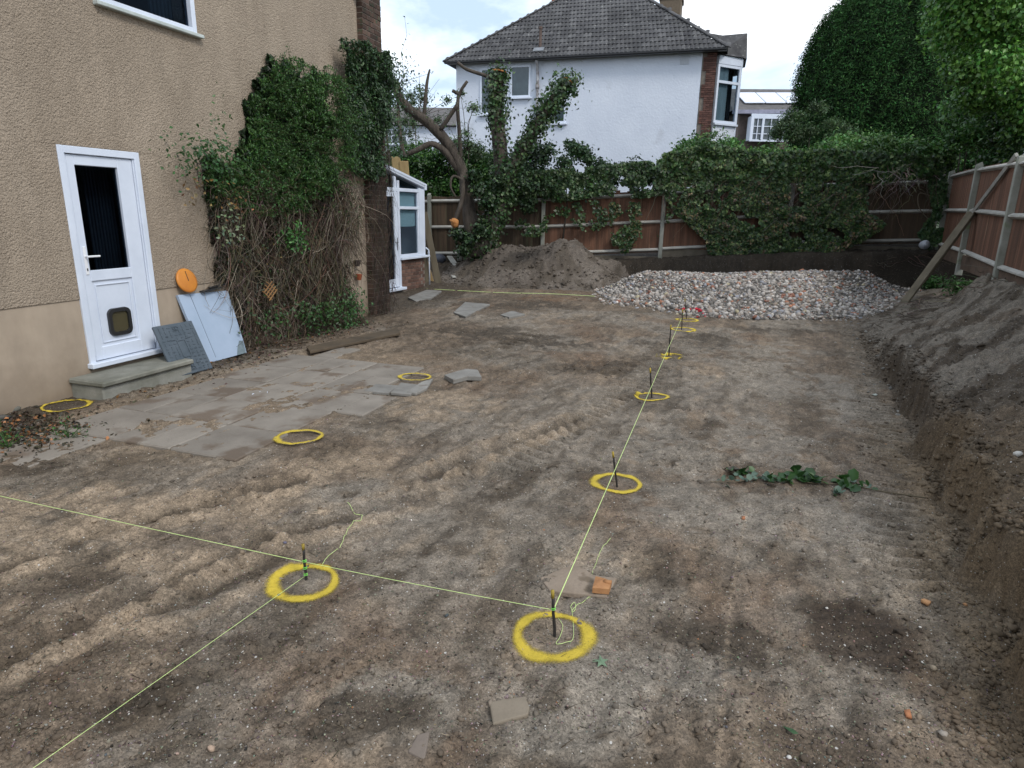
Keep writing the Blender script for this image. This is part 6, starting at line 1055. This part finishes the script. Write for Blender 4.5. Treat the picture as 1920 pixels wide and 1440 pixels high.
def small_things():
    OW = mat("orange_wood", (.40, .20, .085), (.28, .13, .055), 9, .75, .4, 30); c = on(1128, 1110, .02); r = root("line_holder", c, "orange wooden string line holder on the buff slab", "line holder")
    P = [on(1116, 1096, .018), on(1132, 1100, .018), on(1146, 1106, .018), on(1141, 1121, .018), on(1110, 1118, .018)]; V = P+[p+np.array([0, 0, .028]) for p in P]; k = 5; MB().add(V, [tuple(range(k))[::-1], tuple(range(k, 2*k))]+[(i, (i+1) % k, (i+1) % k+k, i+k) for i in range(k)]).build("wood_block", OW, r); MB().tube([c+np.array([.01, .01, .03]), c+np.array([.045, 0, .03])], .012, 8).build("wood_roller", OW, r, smooth=True)
    loose([(455, 753), (475, 744), (500, 734), (523, 730)], "thin pale cable offcut lying on the patio slabs", .004, UPVC); loose([(503, 735), (502, 742), (512, 748)], "short pale curl of cable beside the cable offcut", .003, UPVC)
    c = on(1474, 1372, .01); V = [c, c+[.02, -.005, .008], c+[.035, -.02, .002], c+[.015, -.025, .004], c+[-.012, .012, .004]]; MB().add(V, [(0, 1, 2), (0, 2, 3), (0, 3, 4), (0, 4, 1)]).build("curled_leaf", mat("green_leaf", (.06, .12, .05), (.03, .07, .03), 20, .6, .2), None, label="small curled green leaf near the bottom right", cat="leaf")
    # maple leaf
    c = on(1127, 1244, .008); V = [c+np.array([0, 0, .004])]; n = 5
    for k in range(2*n): a = math.pi*k/n+.35; rr_ = .034 if k % 2 == 0 else .013; V.append(c+np.array([math.cos(a)*rr_, math.sin(a)*rr_*1.2, .004*rng.random()]))
    b = MB().add(V, [(0, i+1, (i+1) % (2*n)+1) for i in range(2*n)]); b.bar(c, c+np.array([-.035, -.002, .002]), .002, .002); b.build("fallen_leaf", mat("pale_leaf", (.17, .24, .15), (.12, .18, .11), 20, .7, .2), None, label="pale green five lobed leaf below the largest ring", cat="leaf")
    # rubble bits
    tri = [(1735, 1131, .026, (.46, .25, .12), "orange brick fragment on the right near the foot of the bank"), (1701, 1341, .014, (.36, .15, .07), "small orange brick chip at the bottom right"), (1393, 973, .012, (.33, .14, .07), "tiny orange brick chip in the centre right soil"), (1810, 1135, .012, (.34, .18, .085), "orange chip at the bank foot beside the larger fragment"), (395, 1405, .017, (.36, .26, .19), "pinkish pebble at the bottom left"), (838, 1155, .011, (.06, .07, .075), "dark pebble between the two foreground rings"), (1420, 1108, .0, None, None), (1906, 855, .035, (.5, .48, .44), "white stone on top of the bank at the right edge"), (1815, 795, .022, (.26, .14, .09), "orange-brown brick end on the bank"), (1885, 552, .06, (.34, .18, .085), "orange brick half poking from the soil below the right fence"), (1640, 742, .03, (.42, .45, .40), "pale stone at the foot of the bank"), (1767, 1378, .02, (.3, .26, .22), "round grey pebble at the bottom right"), (1480, 1421, .012, (.5, .48, .45), "whitish chip on the bottom edge"), (365, 945, .02, (.17, .17, .15), "flat grey stone chip left of centre"), (338, 957, .013, (.2, .2, .18), "small grey chip beside the flat stone chip"), (24, 772, .085, (.12, .115, .095), "mossy lump of stone against the wall at the left"), (2, 790, .07, (.09, .085, .075), "dark lump of stone on the left edge"), (1750, 1255, .02, (.3, .24, .17), "buff stone on the disturbed patch"), (1660, 835, .02, (.34, .18, .085), "orange leaf like chip in the wheel track")]
    for px, py, s, c, lb in tri:
        if not lb: continue
        p = on(px, py, s*.3)
        if s > 0 and 'rick' in lb:
            Bv = np.array([(i, j, k) for i in (-1, 1) for j in (-1, 1) for k in (-.6, .6)])*(.45+.65*rng.random((8, 1)))*s*np.array([1.3, .9, .8]); Rm = rot_rand(1)[0]*.0+np.array([[math.cos(px), -math.sin(px), .2], [math.sin(px), math.cos(px), -.15], [-.2, .15, 1]]); tag(np_obj("brick_fragment", Bv@Rm.T+p, [(0, 1, 3, 2), (4, 6, 7, 5), (0, 4, 5, 1), (2, 3, 7, 6), (0, 2, 6, 4), (1, 5, 7, 3)], STONE, None, np.tile(c, (8, 1))), lb, "brick fragment"); continue
        stones("stone" if 'brick' not in lb else "brick_fragment", np.array([p]), [s], np.array([c]), label=lb, cat="stone" if 'brick' not in lb else "brick fragment", flat=.6)
    # fallen leafy branch
    r = root("fallen_branch", on(1500, 905), "fallen laurel branch with green leaves lying across the soil", "branch"); q = smooth_path([on(a, b, .01) for a, b in ((1332, 906), (1390, 905), (1450, 897), (1520, 908), (1590, 912), (1660, 925), (1735, 936))], 6); MB().tube(q, np.linspace(.0025, .005, len(q)), 6).build("stem", mat("laurel_stem", (.12, .095, .06)), r, smooth=True)
    LF = [np_mesh("leaf", [(0, 0, 0), (.4, .3, .08), (.35, .75, .05), (0, 1, -.05), (-.35, .75, .05), (-.4, .3, .08), (0, .5, -.03)], [(6, 0, 1), (6, 1, 2), (6, 2, 3), (6, 3, 4), (6, 4, 5), (6, 5, 0)], LEAF, np.tile(c, (7, 1))) for c in ((.022, .065, .014), (.04, .105, .022), (.10, .155, .11), (.045, .038, .022))]
    spots = [(1350, 904, 3, .05, 2), (1372, 903, 4, .05, 2), (1395, 905, 3, .06, 2), (1370, 885, 7, .06, 3), (1398, 890, 6, .07, 0), (1425, 900, 6, .06, 2), (1450, 902, 8, .07, 0), (1475, 905, 7, .07, 1), (1497, 895, 9, .09, 0), (1520, 900, 9, .09, 0), (1532, 905, 5, .08, 1), (1585, 905, 6, .09, 1), (1590, 915, 8, .08, 0), (1570, 925, 6, .06, 2), (1618, 915, 5, .07, 0)]
    for px, py, n, s, ci in spots:
        for _ in range(int(n*1.5)):
            p = on(px+rng.normal()*7, py+rng.normal()*3, .008+.01*rng.random()); az = rng.random()*6.28; el = rng.random()**2*1.3; d = np.array([math.cos(az)*math.cos(el), math.sin(az)*math.cos(el), math.sin(el)]); x = np.cross(d, (0, 0, 1)); x /= np.linalg.norm(x); x = x+np.array([0, 0, .4])*rng.normal(); x -= d*(x@d); x /= np.linalg.norm(x); z = np.cross(x, d); s_ = s*(.55+.5*rng.random()); c_ = ci if rng.random() < .75 else int(rng.integers(0, 3)); inst("leaf", LF[c_], r, p, x*s_, d*s_, z*s_)
    # weeds
    for px, py, n, s, sz, lb in ((160, 692, 30, .14, .5, "fresh green weed growing at the left corner of the doorstep"), (15, 838, 20, .06, .4, "small green weed at the left edge of the picture"), (130, 822, 20, .05, .5, "low seedling weeds at the end of the patio"), (1815, 480, 60, .16, 1, "green nettle patch at the foot of the right fence"), (1760, 455, 60, .16, 1, "weeds in the corner where the two fences meet")):
        c = on(px, py) if px < 1700 else at(px, py+14, 12.6 if px > 1800 else 15.2); 
        if px > 1700: c[2] = gh1(c[0], c[1])
        r = root("weed", c, lb, "weed"); P = []; az = rng.random(n)*6.28; sp_ = .35*sz
        Pn = c+np.stack([np.cos(az)*rng.random(n)*sp_, np.sin(az)*rng.random(n)*sp_*.6, .02+.25*sz*rng.random(n)], 1); reps = 9 if px > 1700 else 4; Pn = np.repeat(Pn, reps, 0)+rng.normal(size=(n*reps, 3))*.03*(1+sz); leaves("weed_leaves", Pn, (0, -.2, 1), s*(.3+.4*rng.random(len(Pn))), tints(len(Pn), (.045, .12, .025), .25), r, asp=.45, spread=.6)
        twigs("weed_stems", np.stack([np.linspace(c, q, 4) for q in Pn[::reps]]), .004, tints(len(Pn[::reps]), (.05, .1, .03)), r)
    # leaf litter along the wall and round the bank
    n = 4200; s = -5+9.5*rng.random(n); t = .03+np.abs(rng.normal(size=n))*.35; P = A0+WD*s[:, None]+WN*t[:, None]; k = ~((s > -.2) & (s < .9) & (t < .46)) & ~(np.hypot(s+.36, t-.23) < .3); P = P[k]; P[:, 2] = ground_h(P[:, 0], P[:, 1])+.008; leaves("leaf_litter", P, (0, 0, 1), .02+.03*rng.random(len(P)), tints(len(P), (.075, .052, .034), .4, (.20, .095, .03), .06), None, asp=.6, spread=.5, label="brown leaf litter and bark bits along the foot of the wall", cat="leaf litter")
    n = 2600; px = 1900*rng.random(n); py = 620+800*rng.random(n); P = np.array([gz(a, b) for a, b in zip(px, py)]); P[:, 2] = ground_h(P[:, 0], P[:, 1])+.004; d = rng.normal(size=(n, 3))*np.array([1, 1, .08]); d /= np.linalg.norm(d, axis=1, keepdims=True); tt = np.linspace(0, 1, 4)[None, :, None]; L_ = (.012+.05*rng.random(n)**3)[:, None, None]; pa2 = P[:, None]+d[:, None]*tt*L_+rng.normal(size=(n, 4, 3))*.002; twigs("twig_litter", pa2, .0009+.0012*rng.random(n), tints(n, (.06, .045, .032), .4, (.22, .18, .12), .15), None, label="tiny twigs and root hairs strewn across the soil", cat="twigs")
    n = 1500; P = gz(45, 818)+rng.normal(size=(n, 3))*np.array([.28, .20, 0]); P[:, 2] = ground_h(P[:, 0], P[:, 1])+.01; leaves("moss_and_leaves", P, (0, 0, 1), .02+.03*rng.random(n), tints(n, (.05, .045, .028), .4, (.28, .12, .045), .22), None, asp=.6, spread=.6, label="heap of orange-brown leaves and moss at the left edge by the wall", cat="leaf litter")
    # roots on the dark back bank
    n = 90; a = 1250+480*rng.random(n); P = np.array([at(u, 478+30*rng.random(), 15.75) for u in a]); P[:, 2] = ground_h(P[:, 0], P[:, 1])+.02; d = np.stack([.5*rng.normal(size=n), -.35*rng.random(n), .15*rng.normal(size=n)], 1); tt = np.linspace(0, 1, 7)[None, :, None]; pa2 = P[:, None]+d[:, None]*tt+np.cumsum(rng.normal(size=(n, 7, 3))*.02, 1); twigs("bank_roots", pa2, .007, tints(n, (.10, .08, .06), .4, (.28, .25, .2), .2), None, label="torn roots sticking out of the dark bank behind the rubble", cat="roots")
    n = 120; P = np.array([at(1650+270*rng.random(), 520+70*rng.random(), 9.5+3*rng.random()) for _ in range(n)]); P[:, 2] = ground_h(P[:, 0], P[:, 1])+.02; d = np.stack([.3*rng.normal(size=n), .2*rng.normal(size=n), .06*rng.random(n)], 1); pa2 = P[:, None]+d[:, None]*tt+np.cumsum(rng.normal(size=(n, 7, 3))*.015, 1); twigs("fence_roots", pa2, .006, tints(n, (.10, .08, .06), .4, (.25, .22, .18), .15), None, label="torn roots and twigs below the right fence", cat="roots")
    # junk by the lean-to
    for k, (a, c, w, h_, m_, lb) in enumerate(((( 843, 492), (868, 525), .16, .03, RAIL, "short grey board end on the scrap pile"), ((832, 500), (852, 527), .10, .03, RAIL, "pale broken board beside the lean-to planks"), ((830, 478), (862, 492), .12, .1, CONC, "grey pipe length lying in the scrap pile"), ((835, 512), (862, 500), .12, .04, OLDW, "brown board crossing the scrap pile"))):
        p, q = on(*a, .05), on(*c, .06); b = MB(); b.bar(p+np.array([0, 0, .12-.03*k]), q+np.array([0, 0, .03]), w, h_, ch=.01); b.build("scrap_board", m_, None, label=lb, cat="board", group="scrap pile by the lean-to")
    p = on(822, 492, .08); V = ICO*np.array([.28, .25, .2])*(1+.3*(rng.random((12, 1))-.5))+p; o = np_obj("plastic_bag", V, ICF, mat("dark_plastic_sheet", (.05, .055, .075), (.12, .13, .16), 5, .35, .5, 12), None, label="crumpled dark plastic sack in the scrap pile", cat="sack"); md = o.modifiers.new("s", 'SUBSURF'); md.levels = md.render_levels = 2
    p = at(1733, 455, 16.05); p[2] = gh1(p[0], p[1])+.15; V = ICO*np.array([.14, .12, .13])*(1+1.1*(rng.random((12, 1))-.5))+p; o = np_obj("crumpled_bag", V, ICF, mat("white_plastic_sheet", (.5, .52, .56), (.35, .37, .42), 8, .4, .5, 16), None, label="crumpled whitish plastic bag in the fence corner", cat="bag"); md = o.modifiers.new("s", 'SUBSURF'); md.levels = md.render_levels = 2
small_things()
scene.render.engine = 'CYCLES'
